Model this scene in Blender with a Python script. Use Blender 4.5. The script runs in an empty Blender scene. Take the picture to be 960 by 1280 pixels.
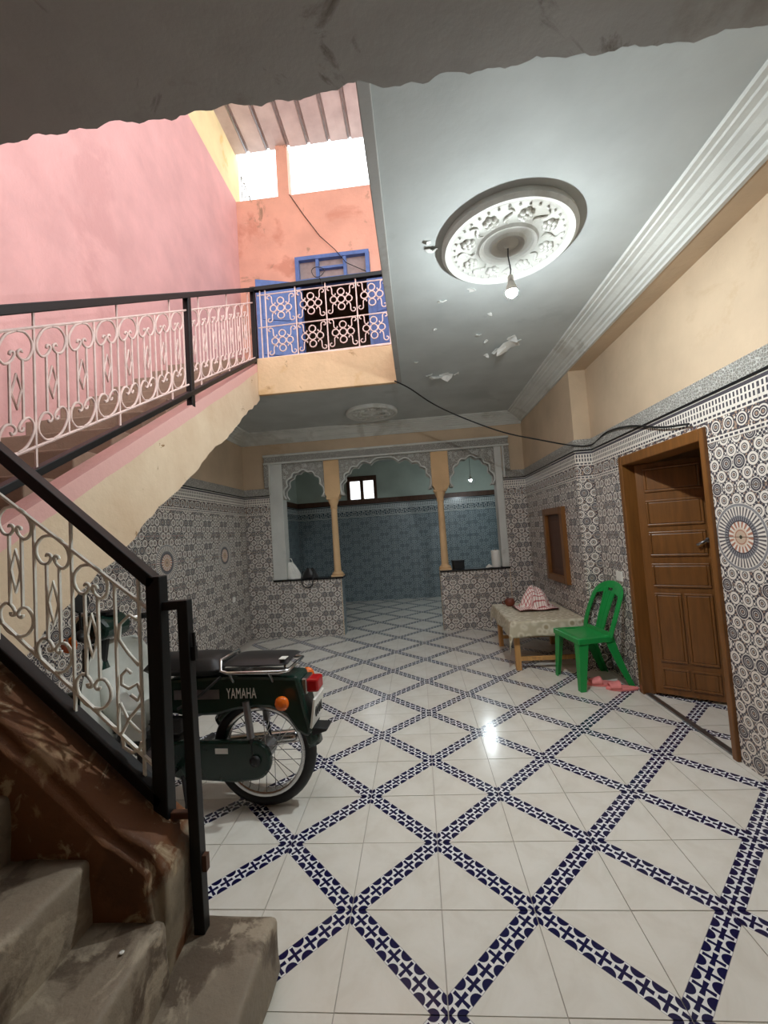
import bpy, math, random
from mathutils import Vector, Matrix, noise as NZ0
random.seed(7)
PI = math.pi
S = bpy.context.scene
COL = S.collection

# ------------------------------------------------------------------ camera
T = .34                                   # floor tile side, metres
FPX = 520.2                               # focal length in pixels of the 960 x 1280 frame
CAM = Vector((1.0255 * T, -4.8089 * T, 4.1647 * T))
yaw, pitch, roll = -.0763, .0519, -.0668
fwd = Vector((math.sin(yaw) * math.cos(pitch), math.cos(yaw) * math.cos(pitch), math.sin(pitch)))
rgt = Vector((math.cos(yaw), -math.sin(yaw), 0))
upv = rgt.cross(fwd)
r2 = math.cos(roll) * rgt + math.sin(roll) * upv
u2 = -math.sin(roll) * rgt + math.cos(roll) * upv
cd = bpy.data.cameras.new('camera')
cam = bpy.data.objects.new('camera', cd)
COL.objects.link(cam)
cd.sensor_fit = 'VERTICAL'
cd.sensor_height = 24.0
cd.lens = 24.0 * FPX / 1280
cd.clip_start = .02
m3 = Matrix((r2, u2, -fwd)).transposed()
cam.matrix_world = Matrix.Translation(CAM) @ m3.to_4x4()
S.camera = cam

# ------------------------------------------------------------------ world, exposure
W = bpy.data.worlds.new('sky')
S.world = W
W.use_nodes = True
W.node_tree.nodes['Background'].inputs[0].default_value = (.93, .97, 1, 1)
W.node_tree.nodes['Background'].inputs[1].default_value = 2.7
S.view_settings.view_transform = 'Standard'
S.view_settings.look = 'None'
S.view_settings.gamma = 1
S.view_settings.use_curve_mapping = False
S.view_settings.exposure = 0.28
BULB = 2600.0
BULB2 = 800.0

# ------------------------------------------------------------------ node helpers
class X:
    """A value in a node tree with operators."""
    def __init__(s, nt, v): s.nt, s.v = nt, v
    def _op(s, op, *a):
        n = s.nt.nodes.new('ShaderNodeMath'); n.operation = op
        for i, q in enumerate((s,) + a):
            q = q.v if isinstance(q, X) else q
            if isinstance(q, (int, float)): n.inputs[i].default_value = q
            else: s.nt.links.new(q, n.inputs[i])
        return X(s.nt, n.outputs[0])
    def __add__(s, o): return s._op('ADD', o)
    def __sub__(s, o): return s._op('SUBTRACT', o)
    def __mul__(s, o): return s._op('MULTIPLY', o)
    def __truediv__(s, o): return s._op('DIVIDE', o)
    def lt(s, o): return s._op('LESS_THAN', o)
    def gt(s, o): return s._op('GREATER_THAN', o)
    def abs(s): return s._op('ABSOLUTE')
    def frac(s): return s._op('FRACT')
    def sqrt(s): return s._op('SQRT')
    def sin(s): return s._op('SINE')
    def atan2(s, o): return s._op('ARCTAN2', o)
    def min(s, o): return s._op('MINIMUM', o)
    def max(s, o): return s._op('MAXIMUM', o)

def lin(c):
    return tuple(((v / 255) / 12.92 if v / 255 <= .04045 else ((v / 255 + .055) / 1.055) ** 2.4) for v in c) + (1,)

def newmat(name, rough=.6, spec=.5, metal=0):
    m = bpy.data.materials.new(name); m.use_nodes = True
    nt = m.node_tree; b = nt.nodes['Principled BSDF']
    b.inputs['Roughness'].default_value = rough
    b.inputs['Specular IOR Level'].default_value = spec
    b.inputs['Metallic'].default_value = metal
    return m, nt, b

def noise(nt, scale, detail=4, rough=.55, coord='Object', dist=0, vec=None):
    n = nt.nodes.new('ShaderNodeTexNoise')
    n.inputs['Scale'].default_value = scale; n.inputs['Detail'].default_value = detail
    n.inputs['Roughness'].default_value = rough; n.inputs['Distortion'].default_value = dist
    if vec is None:
        tc = nt.nodes.new('ShaderNodeTexCoord'); vec = tc.outputs[coord]
    nt.links.new(vec, n.inputs['Vector'])
    return X(nt, n.outputs['Fac'])

def ramp(nt, fac, stops, interp='LINEAR'):
    r = nt.nodes.new('ShaderNodeValToRGB'); r.color_ramp.interpolation = interp
    while len(r.color_ramp.elements) < len(stops): r.color_ramp.elements.new(.5)
    for e, (p, c) in zip(r.color_ramp.elements, stops): e.position = p; e.color = c
    nt.links.new(fac.v if isinstance(fac, X) else fac, r.inputs[0])
    return r.outputs[0]

def mix(nt, fac, a, b):
    n = nt.nodes.new('ShaderNodeMix'); n.data_type = 'RGBA'
    for k, q in ((0, fac), (6, a), (7, b)):
        q = q.v if isinstance(q, X) else q
        if isinstance(q, (int, float, tuple)): n.inputs[k].default_value = q
        else: nt.links.new(q, n.inputs[k])
    return n.outputs[2]

def bump(nt, b, h, strength=.3, dist=.01):
    n = nt.nodes.new('ShaderNodeBump')
    n.inputs['Strength'].default_value = strength; n.inputs['Distance'].default_value = dist
    nt.links.new(h.v if isinstance(h, X) else h, n.inputs['Height'])
    nt.links.new(n.outputs[0], b.inputs['Normal'])

def flat(name, rgb, rough=.5, spec=.5, metal=0, var=.12, scale=14):
    m, nt, b = newmat(name, rough, spec, metal)
    c = lin(rgb); d = tuple(v * (1 - var) for v in c[:3]) + (1,); e = tuple(min(1, v * (1 + var)) for v in c[:3]) + (1,)
    nt.links.new(ramp(nt, noise(nt, scale), [(.35, d), (.65, e)]), b.inputs['Base Color'])
    return m

def plaster(name, base, blots, rough=.85, bumps=.35, bscale=22, cover=.56, scale=1.6, spec=.3):
    """painted plaster: base colour, drifting tone, and patches (wear) of other colours"""
    m, nt, b = newmat(name, rough, spec)
    c = lin(base)
    col = ramp(nt, noise(nt, 2.3, 5), [(.3, tuple(v * .88 for v in c[:3]) + (1,)), (.7, tuple(min(1, v * 1.08) for v in c[:3]) + (1,))])
    for i, q in enumerate(blots):
        n = noise(nt, scale * (1 + .7 * i), 8, .62, dist=.4 + .3 * i)
        f = ramp(nt, n, [(cover + .03 * i, (0, 0, 0, 1)), (cover + .07 + .03 * i, (1, 1, 1, 1))])
        col = mix(nt, f, col, lin(q))
    nt.links.new(col, b.inputs['Base Color'])
    bump(nt, b, noise(nt, bscale, 6, .6), bumps, .012)
    return m

M = {}
M['cream'] = plaster('cream_plaster', (200, 177, 150), [(188, 163, 134)], cover=.62)
M['cream_worn'] = plaster('worn_cream_plaster', (218, 186, 148), [(204, 168, 126), (150, 112, 74), (124, 100, 74)], cover=.6, bumps=.5)
M['pink'] = plaster('pink_plaster', (222, 172, 168), [(212, 162, 158)], cover=.6, scale=1.0)
M['orange'] = plaster('salmon_plaster', (226, 168, 146), [(208, 146, 124), (164, 130, 108)], cover=.57, scale=1.2)
M['yellow'] = plaster('pale_yellow_plaster', (240, 222, 170), [(226, 196, 130)], cover=.6)
M['ceiling'] = plaster('white_ceiling_plaster', (186, 190, 188), [(172, 176, 174)], bumps=.16, bscale=9, cover=.62)
M['stucco'] = plaster('white_plaster_moulding', (206, 206, 200), [(188, 186, 178)], bumps=.2, bscale=40)
M['slab'] = plaster('grey_cement', (164, 162, 158), [(146, 142, 136), (96, 86, 76)], bumps=.15, bscale=12, cover=.58)
M['concrete'] = plaster('worn_step_concrete', (138, 125, 108), [(100, 86, 72), (164, 150, 130)], bumps=.7, bscale=16, cover=.52, scale=4, rough=.6)
M['brown_paint'] = plaster('worn_brown_paint', (112, 72, 44), [(92, 58, 34), (150, 120, 88), (176, 156, 126)], bumps=.5, bscale=14, cover=.53, scale=3.5, rough=.6)
m = M['brown_paint']; nt = m.node_tree; b = nt.nodes['Principled BSDF']
old = b.inputs['Base Color'].links[0].from_socket
tc = nt.nodes.new('ShaderNodeTexCoord'); sx = nt.nodes.new('ShaderNodeSeparateXYZ'); nt.links.new(tc.outputs['Object'], sx.inputs[0])
bare = X(nt, sx.outputs[0]) * 4.0 + 2.05 + (noise(nt, 5, 6, .6) - .5) * 1.6
cem = ramp(nt, noise(nt, 8, 6), [(.3, lin((104, 92, 76))), (.7, lin((150, 136, 114)))])
nt.links.new(mix(nt, ramp(nt, bare, [(.05, (0, 0, 0, 1)), (.2, (1, 1, 1, 1))]), old, cem), b.inputs['Base Color'])
M['stair_brown'] = plaster('brown_stair_cement', (150, 128, 110), [(130, 108, 92)], bumps=.4)
M['grout'] = plaster('floor_grout', (186, 176, 166), [(164, 154, 144)])
M['wood'] = None

def wood(name, rgb, rough=.4):
    m, nt, b = newmat(name, rough, .5)
    tc = nt.nodes.new('ShaderNodeTexCoord'); mp = nt.nodes.new('ShaderNodeMapping')
    mp.inputs['Scale'].default_value = (14, 14, 1.2)
    nt.links.new(tc.outputs['Object'], mp.inputs[0])
    n = noise(nt, 2.2, 6, .6, vec=mp.outputs[0], dist=.6)
    c = lin(rgb)
    nt.links.new(ramp(nt, n, [(.3, tuple(v * .72 for v in c[:3]) + (1,)), (.7, tuple(min(1, v * 1.15) for v in c[:3]) + (1,))]), b.inputs['Base Color'])
    bump(nt, b, n, .12, .004)
    return m
M['wood'] = wood('varnished_brown_wood', (124, 80, 38), .34)
M['wood_dark'] = wood('dark_wood', (84, 52, 34), .5)
M['wood_pale'] = wood('pale_pine', (202, 152, 92), .55)
M['black'] = flat('black_paint', (13, 13, 14), .45, .35)
M['white_iron'] = flat('white_painted_iron', (246, 241, 230), .4, .5)
M['pink_iron'] = flat('pinkish_white_painted_iron', (232, 205, 196), .5, .5)
M['navy'] = flat('blue_paint', (84, 110, 166), .45)
M['green_plastic'] = flat('green_plastic', (30, 148, 70), .28, .5, var=.05)
M['bike_green'] = flat('dark_green_enamel', (24, 48, 40), .22, .6, var=.06)
M['bike_black'] = flat('black_rubber', (26, 26, 27), .55)
M['vinyl'] = flat('black_vinyl', (34, 33, 34), .4)
M['chrome'] = flat('chrome', (205, 205, 205), .18, .5, 1, var=.05)
M['steel'] = flat('brushed_steel', (140, 140, 142), .35, .5, .9)
M['shield'] = flat('greyish_white_plastic', (206, 208, 200), .4, var=.06)
M['red_lens'] = flat('red_lens', (170, 20, 24), .15, .6, var=.05)
M['orange_lens'] = flat('orange_lens', (226, 108, 30), .15, .6, var=.05)
M['white'] = flat('white_plastic', (228, 226, 218), .45, var=.05)
M['pink_rubber'] = flat('pink_foam', (238, 140, 136), .6, var=.06)
M['clay'] = flat('brown_clay', (112, 52, 34), .5)
M['sill'] = flat('black_marble', (26, 26, 28), .25)
M['cable'] = flat('black_cable', (20, 20, 20), .6)
M['tray'] = flat('dark_tray', (70, 48, 36), .4)
M['grey_glass'] = flat('dusty_glass', (150, 132, 128), .35)
M['inner_wall'] = plaster('pale_green_plaster', (186, 196, 186), [(170, 180, 170)], cover=.62)
M['column'] = plaster('cream_column_plaster', (222, 184, 140), [(204, 164, 120)], cover=.6)
M['flake'] = flat('peeled_paint', (232, 232, 228), .8)
M['card'] = flat('black_cardboard', (28, 28, 30), .6)

# corrugated sheet: slightly translucent greyish pink
m, nt, b = newmat('corrugated_roof_sheet', .5, .4)
nt.links.new(ramp(nt, noise(nt, 3, 5), [(.3, lin((176, 160, 156))), (.7, lin((204, 190, 184)))]), b.inputs['Base Color'])
M['roof'] = m

# frosted window pane letting the sky through
m, nt, b = newmat('frosted_pane', .3, .3)
out = nt.nodes['Material Output']
tr = nt.nodes.new('ShaderNodeBsdfTransparent'); ms = nt.nodes.new('ShaderNodeMixShader'); ms.inputs[0].default_value = .15
b.inputs['Base Color'].default_value = (.85, .85, .85, 1)
nt.links.new(tr.outputs[0], ms.inputs[1]); nt.links.new(b.outputs[0], ms.inputs[2]); nt.links.new(ms.outputs[0], out.inputs[0])
M['pane'] = m

def emit(name, rgb, st):
    m = bpy.data.materials.new(name); m.use_nodes = True; nt = m.node_tree
    nt.nodes.remove(nt.nodes['Principled BSDF'])
    e = nt.nodes.new('ShaderNodeEmission'); e.inputs[0].default_value = rgb; e.inputs[1].default_value = st
    nt.links.new(e.outputs[0], nt.nodes['Material Output'].inputs[0])
    return m
M['bulb'] = emit('lit_bulb', (.90, .98, 1, 1), BULB)
M['bulb2'] = emit('lit_small_bulb', (.84, .95, 1, 1), BULB2)

def uvxy(nt):
    n = nt.nodes.new('ShaderNodeUVMap'); n.uv_map = 'UVMap'
    s = nt.nodes.new('ShaderNodeSeparateXYZ'); nt.links.new(n.outputs[0], s.inputs[0])
    return X(nt, s.outputs[0]), X(nt, s.outputs[1]), n.outputs[0]

# --- floor tile: cream ceramic, navy band of crosses and ovals printed along one diagonal
m, nt, b = newmat('printed_floor_tile', .16, .55)
x, y, uv = uvxy(nt)
s = (x + y) * .70711; t = (x - y) * .70711
CELL = T * math.sqrt(2) / 8
u = ((s / CELL + .5).frac() - .5).abs(); v = (t / .072).abs()
band = v.lt(.5)
rule = (v - .505).abs().lt(.012)
cross = u.min(v).lt((u.max(v) * .08 + .072)) * u.max(v).lt(.42)
du, dv = u - .5, v - .5
oval = (du * du * 1.2 + dv * dv * 1.5).sqrt().lt(.385)
mask = band * cross.max(oval)
oi = nt.nodes.new('ShaderNodeObjectInfo'); rnd = X(nt, oi.outputs['Random'])
n1 = noise(nt, 5, 6, .65, coord='Object', dist=.8)
cer = ramp(nt, n1, [(.28, lin((214, 208, 196))), (.55, lin((226, 222, 212))), (.8, lin((233, 230, 222)))])
cer = mix(nt, rnd * .22, cer, lin((212, 201, 184)))
base = mix(nt, band, cer, lin((230, 229, 226)))
nt.links.new(mix(nt, mask.max(rule * .5), base, lin((22, 22, 66))), b.inputs['Base Color'])
bump(nt, b, noise(nt, 3, 3), .03, .01)
M['floor_tile'] = m

def ring_field(nt, x, y, pts):
    ax, ay = x.abs(), y.abs(); q = None
    for (px, py, r) in pts:
        dx, dy = ax - px, ay - py
        d = (dx * dx + dy * dy).sqrt() / r
        q = d if q is None else q.min(d)
    return q
PTS = [(.046, 0, .045), (.137, 0, .038), (0, .0675, .037), (.092, .0675, .037), (.184, .0675, .035), (.046, .135, .036), (.137, .135, .040), (.21, 0, .03)]

def zellige(nt, x, y, uv, white, dark, tint, spk):
    q = ring_field(nt, x, y, PTS)
    # ground: a fine lattice of small light stars on a dark field, some stars earth coloured
    p_ = 2.2 / spk
    fx = (((x + y) * .70711 / p_).frac() - .5).abs(); fy = (((x - y) * .70711 / p_).frac() - .5).abs()
    star = (fx + fy).lt(.38).max((fx.min(fy)).lt(.055))
    vo = nt.nodes.new('ShaderNodeTexVoronoi'); vo.inputs['Scale'].default_value = spk * .35
    nt.links.new(uv, vo.inputs['Vector'])
    light = ramp(nt, vo.outputs['Color'], [(0, white), (.62, tint)], 'CONSTANT')
    sp = mix(nt, star, dark, light)
    grey = tuple(.5 * a + .5 * c for a, c in zip(white, dark))
    rings = ramp(nt, q, [(0, tint), (.16, dark), (.28, white), (.40, dark), (.56, white), (.92, dark)], 'CONSTANT')
    q2 = ring_field(nt, x, y, [PTS[0], PTS[6]])
    dark_ros = ramp(nt, q2, [(0, tint), (.14, dark), (.28, white), (.36, dark), (.52, grey), (.62, dark), (.86, white), (.97, dark)], 'CONSTANT')
    return mix(nt, q2.lt(1.0), mix(nt, q.lt(1.0), sp, rings), dark_ros)

def field_mat(name, white, dark, tint, rough=.22):
    m, nt, b = newmat(name, rough, .5)
    x, y, uv = uvxy(nt)
    nt.links.new(zellige(nt, x, y, uv, lin(white), lin(dark), lin(tint), 110), b.inputs['Base Color'])
    return m
WT, DK, TN = (226, 218, 207), (80, 76, 82), (166, 140, 122)
M['field'] = field_mat('mosaic_print_tile', WT, DK, TN)
M['field_blue'] = field_mat('blue_mosaic_print_tile', (156, 168, 172), (86, 98, 106), (116, 130, 138), .3)

def border_mat(name, white, dark, tint):
    m, nt, b = newmat(name, .22, .5)
    x, y, uv = uvxy(nt)
    W_, D_, T_ = lin(white), lin(dark), lin(tint)
    zone = lambda a, c: y.gt(a) * y.lt(c)
    dash = ((x / .036).frac().lt(.7)) * (zone(-.126, -.113).max(zone(.006, .02)))
    bars = ((x / .026).frac().lt(.5)) * zone(.036, .1)
    bars = bars * ((y - .068).abs().gt(.005))
    line = zone(.108, .128)
    ux = ((x / .095 + .5).frac() - .5) * .095
    ry = y + .054
    q = (ux * ux + ry * ry).sqrt() / .04
    ros = ramp(nt, q, [(0, T_), (.2, D_), (.36, W_), (.48, D_), (.7, W_), (.92, D_)], 'CONSTANT')
    col = mix(nt, dash.max(bars).max(line), W_, D_)
    vo = nt.nodes.new('ShaderNodeTexVoronoi'); vo.inputs['Scale'].default_value = 90
    nt.links.new(uv, vo.inputs['Vector'])
    bg = ramp(nt, vo.outputs['Color'], [(0, D_), (.55, T_), (.75, W_)], 'CONSTANT')
    strip = mix(nt, q.lt(1.0), bg, ros)
    nt.links.new(mix(nt, zone(-.104, -.004), col, strip), b.inputs['Base Color'])
    return m
M['border'] = border_mat('mosaic_border_tile', WT, DK, TN)
M['border_blue'] = border_mat('blue_mosaic_border_tile', (206, 212, 212), (40, 50, 58), (84, 104, 116))

# medallion tile pair: uv measured from the medallion centre, then field print outside it
m, nt, b = newmat('sunburst_medallion_tile', .22, .5)
x, y, uv = uvxy(nt)
r = (x * x + y * y).sqrt(); a = y.atan2(x)
sp1 = (a * 44).sin().gt(.1); sp2 = (a * 18).sin().gt(0)
W_, D_, T_ = lin(WT), lin(DK), lin(TN)
red = lin((176, 124, 104)); grey = lin((140, 138, 140))
col = ramp(nt, r / .2, [(0, lin((60, 60, 50))), (.05, lin((196, 172, 150))), (.17, red), (.2, lin((214, 196, 176))), (.26, red), (.42, D_), (.45, grey), (.58, W_), (.83, grey), (.9, W_)], 'CONSTANT')
col = mix(nt, sp2 * r.gt(.052) * r.lt(.084), col, W_)
col = mix(nt, sp1 * r.gt(.116) * r.lt(.164), col, lin((104, 98, 100)))
col = mix(nt, sp1 * r.gt(.09) * r.lt(.112), col, D_)
fl = zellige(nt, x, y - .135, uv, W_, D_, T_, 110)
fl = zellige(nt, x, (y.abs() - .135), uv, W_, D_, T_, 110)
nt.links.new(mix(nt, r.gt(.184), col, fl), b.inputs['Base Color'])
M['medallion'] = m

# carved frieze
m, nt, b = newmat('carved_plaster_frieze', .7, .3)
tc = nt.nodes.new('ShaderNodeTexCoord')
vo = nt.nodes.new('ShaderNodeTexVoronoi'); vo.feature = 'DISTANCE_TO_EDGE'; vo.inputs['Scale'].default_value = 62
nt.links.new(tc.outputs['Object'], vo.inputs['Vector'])
f = ramp(nt, vo.outputs['Distance'], [(.04, (1, 1, 1, 1)), (.16, (0, 0, 0, 1))])
nt.links.new(mix(nt, f, lin((146, 142, 134)), lin((206, 203, 196))), b.inputs['Base Color'])
bump(nt, b, f, .8, .01)
M['carved'] = m

# brown-to-pink painted stringer : cream side with a pink painted band along its top edge
m, nt, b = newmat('cream_stringer_with_pink_band', .85, .3)
tc = nt.nodes.new('ShaderNodeTexCoord'); sx = nt.nodes.new('ShaderNodeSeparateXYZ')
nt.links.new(tc.outputs['Object'], sx.inputs[0])
k = X(nt, sx.outputs[2]) - X(nt, sx.outputs[1]) * .64 + noise(nt, 3, 4) * .05
c1 = ramp(nt, noise(nt, 2.6, 6, .6), [(.3, lin((208, 182, 152))), (.7, lin((224, 204, 176)))])
ch = ramp(nt, noise(nt, 9, 6, .7, dist=.6), [(.66, (0, 0, 0, 1)), (.70, (1, 1, 1, 1))])
c1 = mix(nt, ch, c1, lin((140, 104, 68)))
nt.links.new(mix(nt, k.gt(1.565), c1, lin((220, 172, 164))), b.inputs['Base Color'])
bump(nt, b, noise(nt, 10, 6, .6), .4, .015)
M['stringer'] = m

# table cloth and checked towel
m, nt, b = newmat('printed_table_cloth', .6, .3)
tc = nt.nodes.new('ShaderNodeTexCoord')
vo = nt.nodes.new('ShaderNodeTexVoronoi'); vo.inputs['Scale'].default_value = 13
nt.links.new(tc.outputs['Object'], vo.inputs['Vector'])
f = ramp(nt, vo.outputs['Distance'], [(.2, lin((164, 150, 122))), (.38, lin((212, 204, 184))), (.6, lin((186, 176, 152)))])
nt.links.new(f, b.inputs['Base Color'])
M['tablecloth'] = m
m, nt, b = newmat('red_checked_cotton', .9, .2)
x, y, uv = uvxy(nt)
l1 = (x / .022).frac().lt(.24); l2 = (y / .022).frac().lt(.24)
nt.links.new(mix(nt, l1.max(l2), lin((236, 226, 218)), mix(nt, l1 * l2, lin((196, 120, 120)), lin((150, 40, 50)))), b.inputs['Base Color'])
M['towel'] = m

# ------------------------------------------------------------------ mesh helpers
class MB:
    def __init__(s): s.v, s.f, s.uv = [], [], None
    def add(s, v, f):
        o = len(s.v); s.v += [tuple(p) for p in v]; s.f += [tuple(i + o for i in q) for q in f]; return s
    def box(s, a, b):
        x0, y0, z0 = a; x1, y1, z1 = b
        return s.add([(x0, y0, z0), (x1, y0, z0), (x1, y1, z0), (x0, y1, z0), (x0, y0, z1), (x1, y0, z1), (x1, y1, z1), (x0, y1, z1)],
                     [(0, 3, 2, 1), (4, 5, 6, 7), (0, 1, 5, 4), (1, 2, 6, 5), (2, 3, 7, 6), (3, 0, 4, 7)])
    def bar(s, p, q, w, h=None, up=(0, 0, 1)):
        """rectangular bar from p to q"""
        h = h or w; p, q = Vector(p), Vector(q); d = (q - p).normalized(); u = Vector(up)
        if abs(d.dot(u)) > .98: u = Vector((0, 1, 0))
        a = d.cross(u).normalized() * w / 2; c = a.cross(d).normalized() * h / 2
        vs = [e + i * a + j * c for e in (p, q) for i, j in ((-1, -1), (1, -1), (1, 1), (-1, 1))]
        return s.add(vs, [(0, 1, 2, 3), (7, 6, 5, 4), (0, 4, 5, 1), (1, 5, 6, 2), (2, 6, 7, 3), (3, 7, 4, 0)])
    def tube(s, pts, r, n=6, closed=False, caps=True):
        pts = [Vector(p) for p in pts]; N = len(pts); rs = r if isinstance(r, (list, tuple)) else [r] * N
        vs, fs = [], []; prev = None
        for i, p in enumerate(pts):
            a = pts[(i + 1) % N] if (closed or i < N - 1) else p
            c = pts[i - 1] if (closed or i > 0) else p
            d = (a - c)
            d = d.normalized() if d.length > 1e-9 else Vector((0, 0, 1))
            if prev is None:
                h = Vector((0, 0, 1)) if abs(d.z) < .9 else Vector((1, 0, 0))
                prev = d.cross(h).normalized()
            prev = (prev - d * prev.dot(d)).normalized()
            w = d.cross(prev)
            for k in range(n):
                t = 2 * PI * k / n
                vs.append(p + (prev * math.cos(t) + w * math.sin(t)) * rs[i])
        for i in range(N if closed else N - 1):
            for k in range(n):
                a0, a1 = i * n + k, i * n + (k + 1) % n; j = ((i + 1) % N) * n
                fs.append((a0, a1, j + (k + 1) % n, j + k))
        if not closed and caps:
            fs.append(tuple(range(n - 1, -1, -1))); fs.append(tuple((N - 1) * n + k for k in range(n)))
        return s.add(vs, fs)
    def lathe(s, prof, c=(0, 0, 0), n=24, axis='z', cap=True):
        """prof: list of (radius, height)"""
        vs, fs = [], []
        for (r, h) in prof:
            for k in range(n):
                t = 2 * PI * k / n; a, b_ = r * math.cos(t), r * math.sin(t)
                p = {'z': (a, b_, h), 'y': (a, h, b_), 'x': (h, a, b_)}[axis]
                vs.append((p[0] + c[0], p[1] + c[1], p[2] + c[2]))
        for i in range(len(prof) - 1):
            for k in range(n):
                fs.append((i * n + k, i * n + (k + 1) % n, (i + 1) * n + (k + 1) % n, (i + 1) * n + k))
        if cap:
            fs.append(tuple(range(n - 1, -1, -1))); fs.append(tuple((len(prof) - 1) * n + k for k in range(n)))
        return s.add(vs, fs)
    def prism(s, poly, axis, a, b):
        """poly: 2-D outline; axis 'x': (y,z), 'y': (x,z), 'z': (x,y); from a to b along axis"""
        def P(p, h): return {'x': (h, p[0], p[1]), 'y': (p[0], h, p[1]), 'z': (p[0], p[1], h)}[axis]
        n = len(poly)
        vs = [P(p, a) for p in poly] + [P(p, b) for p in poly]
        fs = [tuple(range(n)), tuple(range(2 * n - 1, n - 1, -1))] + [(i, i + n, (i + 1) % n + n, (i + 1) % n) for i in range(n)]
        return s.add(vs, fs)
    def grid(s, fn, nu, nv):
        vs = [fn(i / nu, j / nv) for j in range(nv + 1) for i in range(nu + 1)]
        fs = [(j * (nu + 1) + i, j * (nu + 1) + i + 1, (j + 1) * (nu + 1) + i + 1, (j + 1) * (nu + 1) + i) for j in range(nv) for i in range(nu)]
        return s.add(vs, fs)
    def sphere(s, c, r, n=14, m=9):
        r = r if isinstance(r, (tuple, list)) else (r, r, r)
        return s.grid(lambda u, v: (c[0] + r[0] * math.cos(2 * PI * u) * math.sin(PI * v), c[1] + r[1] * math.sin(2 * PI * u) * math.sin(PI * v), c[2] - r[2] * math.cos(PI * v)), n, m)
    def mesh(s, name, smooth=False):
        me = bpy.data.meshes.new(name); me.from_pydata(s.v, [], s.f); me.update()
        if smooth: me.polygons.foreach_set('use_smooth', [True] * len(me.polygons))
        if s.uv:
            l = me.uv_layers.new(name='UVMap')
            for lp in me.loops: l.data[lp.index].uv = s.uv[lp.vertex_index]
        return me
    def build(s, name, mat, parent=None, smooth=False, bevel=0, solid=0, subs=0, auto=None, rough=0):
        me = s.mesh(name, smooth or auto is not None)
        import bmesh
        bm = bmesh.new(); bm.from_mesh(me)
        bmesh.ops.recalc_face_normals(bm, faces=bm.faces); bm.to_mesh(me); bm.free()
        return put(name, me, mat, parent, bevel, solid, subs, auto)

def put(name, me, mat, parent=None, bevel=0, solid=0, subs=0, auto=None):
    o = bpy.data.objects.new(name, me); COL.objects.link(o)
    if mat is not None and not me.materials: me.materials.append(M[mat] if isinstance(mat, str) else mat)
    if parent: o.parent = parent
    if solid:
        d = o.modifiers.new('thick', 'SOLIDIFY'); d.thickness = solid; d.offset = 0
    if bevel:
        d = o.modifiers.new('bevel', 'BEVEL'); d.width = bevel; d.segments = 2; d.limit_method = 'ANGLE'
    if subs:
        d = o.modifiers.new('sub', 'SUBSURF'); d.levels = subs; d.render_levels = subs
    if auto is not None:
        d = o.modifiers.new('split', 'EDGE_SPLIT'); d.split_angle = math.radians(auto)
    return o

def tag(o, label, cat, group=None):
    o['label'] = label; o['category'] = cat
    if group: o['group'] = group
    return o
def struct(o, label=None):
    o['kind'] = 'structure'
    if label: o['label'] = label
    return o
def empty(name, loc=(0, 0, 0), rz=0):
    o = bpy.data.objects.new(name, None); COL.objects.link(o); o.location = loc; o.rotation_euler = (0, 0, rz); o.empty_display_size = .1
    return o
def box(name, a, b, mat, parent=None, bevel=0): return MB().box(a, b).build(name, mat, parent, bevel=bevel)

def smooth(p, n=5):
    out = []; P = [Vector(q) for q in p]
    for i in range(len(P) - 1):
        a, b_, c, d = P[max(i - 1, 0)], P[i], P[i + 1], P[min(i + 2, len(P) - 1)]
        for k in range(n):
            t = k / n
            out.append(.5 * ((2 * b_) + (c - a) * t + (2 * a - 5 * b_ + 4 * c - d) * t * t + (3 * b_ - a - 3 * c + d) * t ** 3))
    return out + [P[-1]]
# ------------------------------------------------------------------ dimensions
XR, XP, XL = 2.08, 1.92, -2.18        # right wall, projecting part of it, left wall
YP, YB, YBI, YIN = 2.49, 4.36, 4.54, 7.36
ZC, ZU, ZROOF = 3.0, 3.37, 7.72
YF = -3.2                             # wall behind the viewer
DY0, DY1, DZ = .92, 1.955, 1.915         # doorway in the right wall
XO = .26                              # right edge of the stair well opening
YL = 2.70                             # edge of the upper landing
YU = 4.62                             # upper back wall

# ------------------------------------------------------------------ floor
floor = struct(MB().box((-2.4, YF, -.15), (3.3, 7.5, -.006)).build('floor', 'grout'), 'white tiled floor crossed by navy printed bands')
def proj(p):
    d = Vector(p) - CAM; z = d.dot(fwd)
    return (480 + FPX * d.dot(r2) / z, 640 - FPX * d.dot(u2) / z) if z > .1 else None
G = .0017
def tilemesh():
    b = MB(); h = T / 2 - G
    b.box((-h, -h, -.006), (h, h, 0)); b.uv = [(p[0], p[1]) for p in b.v]
    return b.mesh('tile')
tme = tilemesh()
cells = []
for i in range(-7, 10):
    for j in range(-9, 22):
        x0, y0 = i * T, j * T; cx, cy = x0 + T / 2, y0 + T / 2
        if y0 < 4.5 and (x0 < XL - .1 or (x0 > XR - .02 and not (.5 < cy < 2.6 and x0 < 3.2))): continue
        if y0 >= 4.5 and (x0 < -2.4 or x0 > 2.7): continue
        if cx < -.3 and cy < -.45: continue
        ps = [proj((x0 + a * T, y0 + c * T, 0)) for a, c in ((0, 0), (1, 0), (1, 1), (0, 1))]
        area = 0
        if all(ps) and any(-20 < p[0] < 980 and -20 < p[1] < 1300 for p in ps):
            area = abs(sum(ps[k][0] * ps[(k + 1) % 4][1] - ps[(k + 1) % 4][0] * ps[k][1] for k in range(4))) / 2
            if x0 > XR - .02 and cx > 2.9: area = 0
            # behind the half walls, the parapet, the steps
            if cy > YB and not (-1.6 < cx < 1.1): area = 0
        cells.append((area, i, j, cx, cy))
cells.sort(reverse=True)
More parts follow.
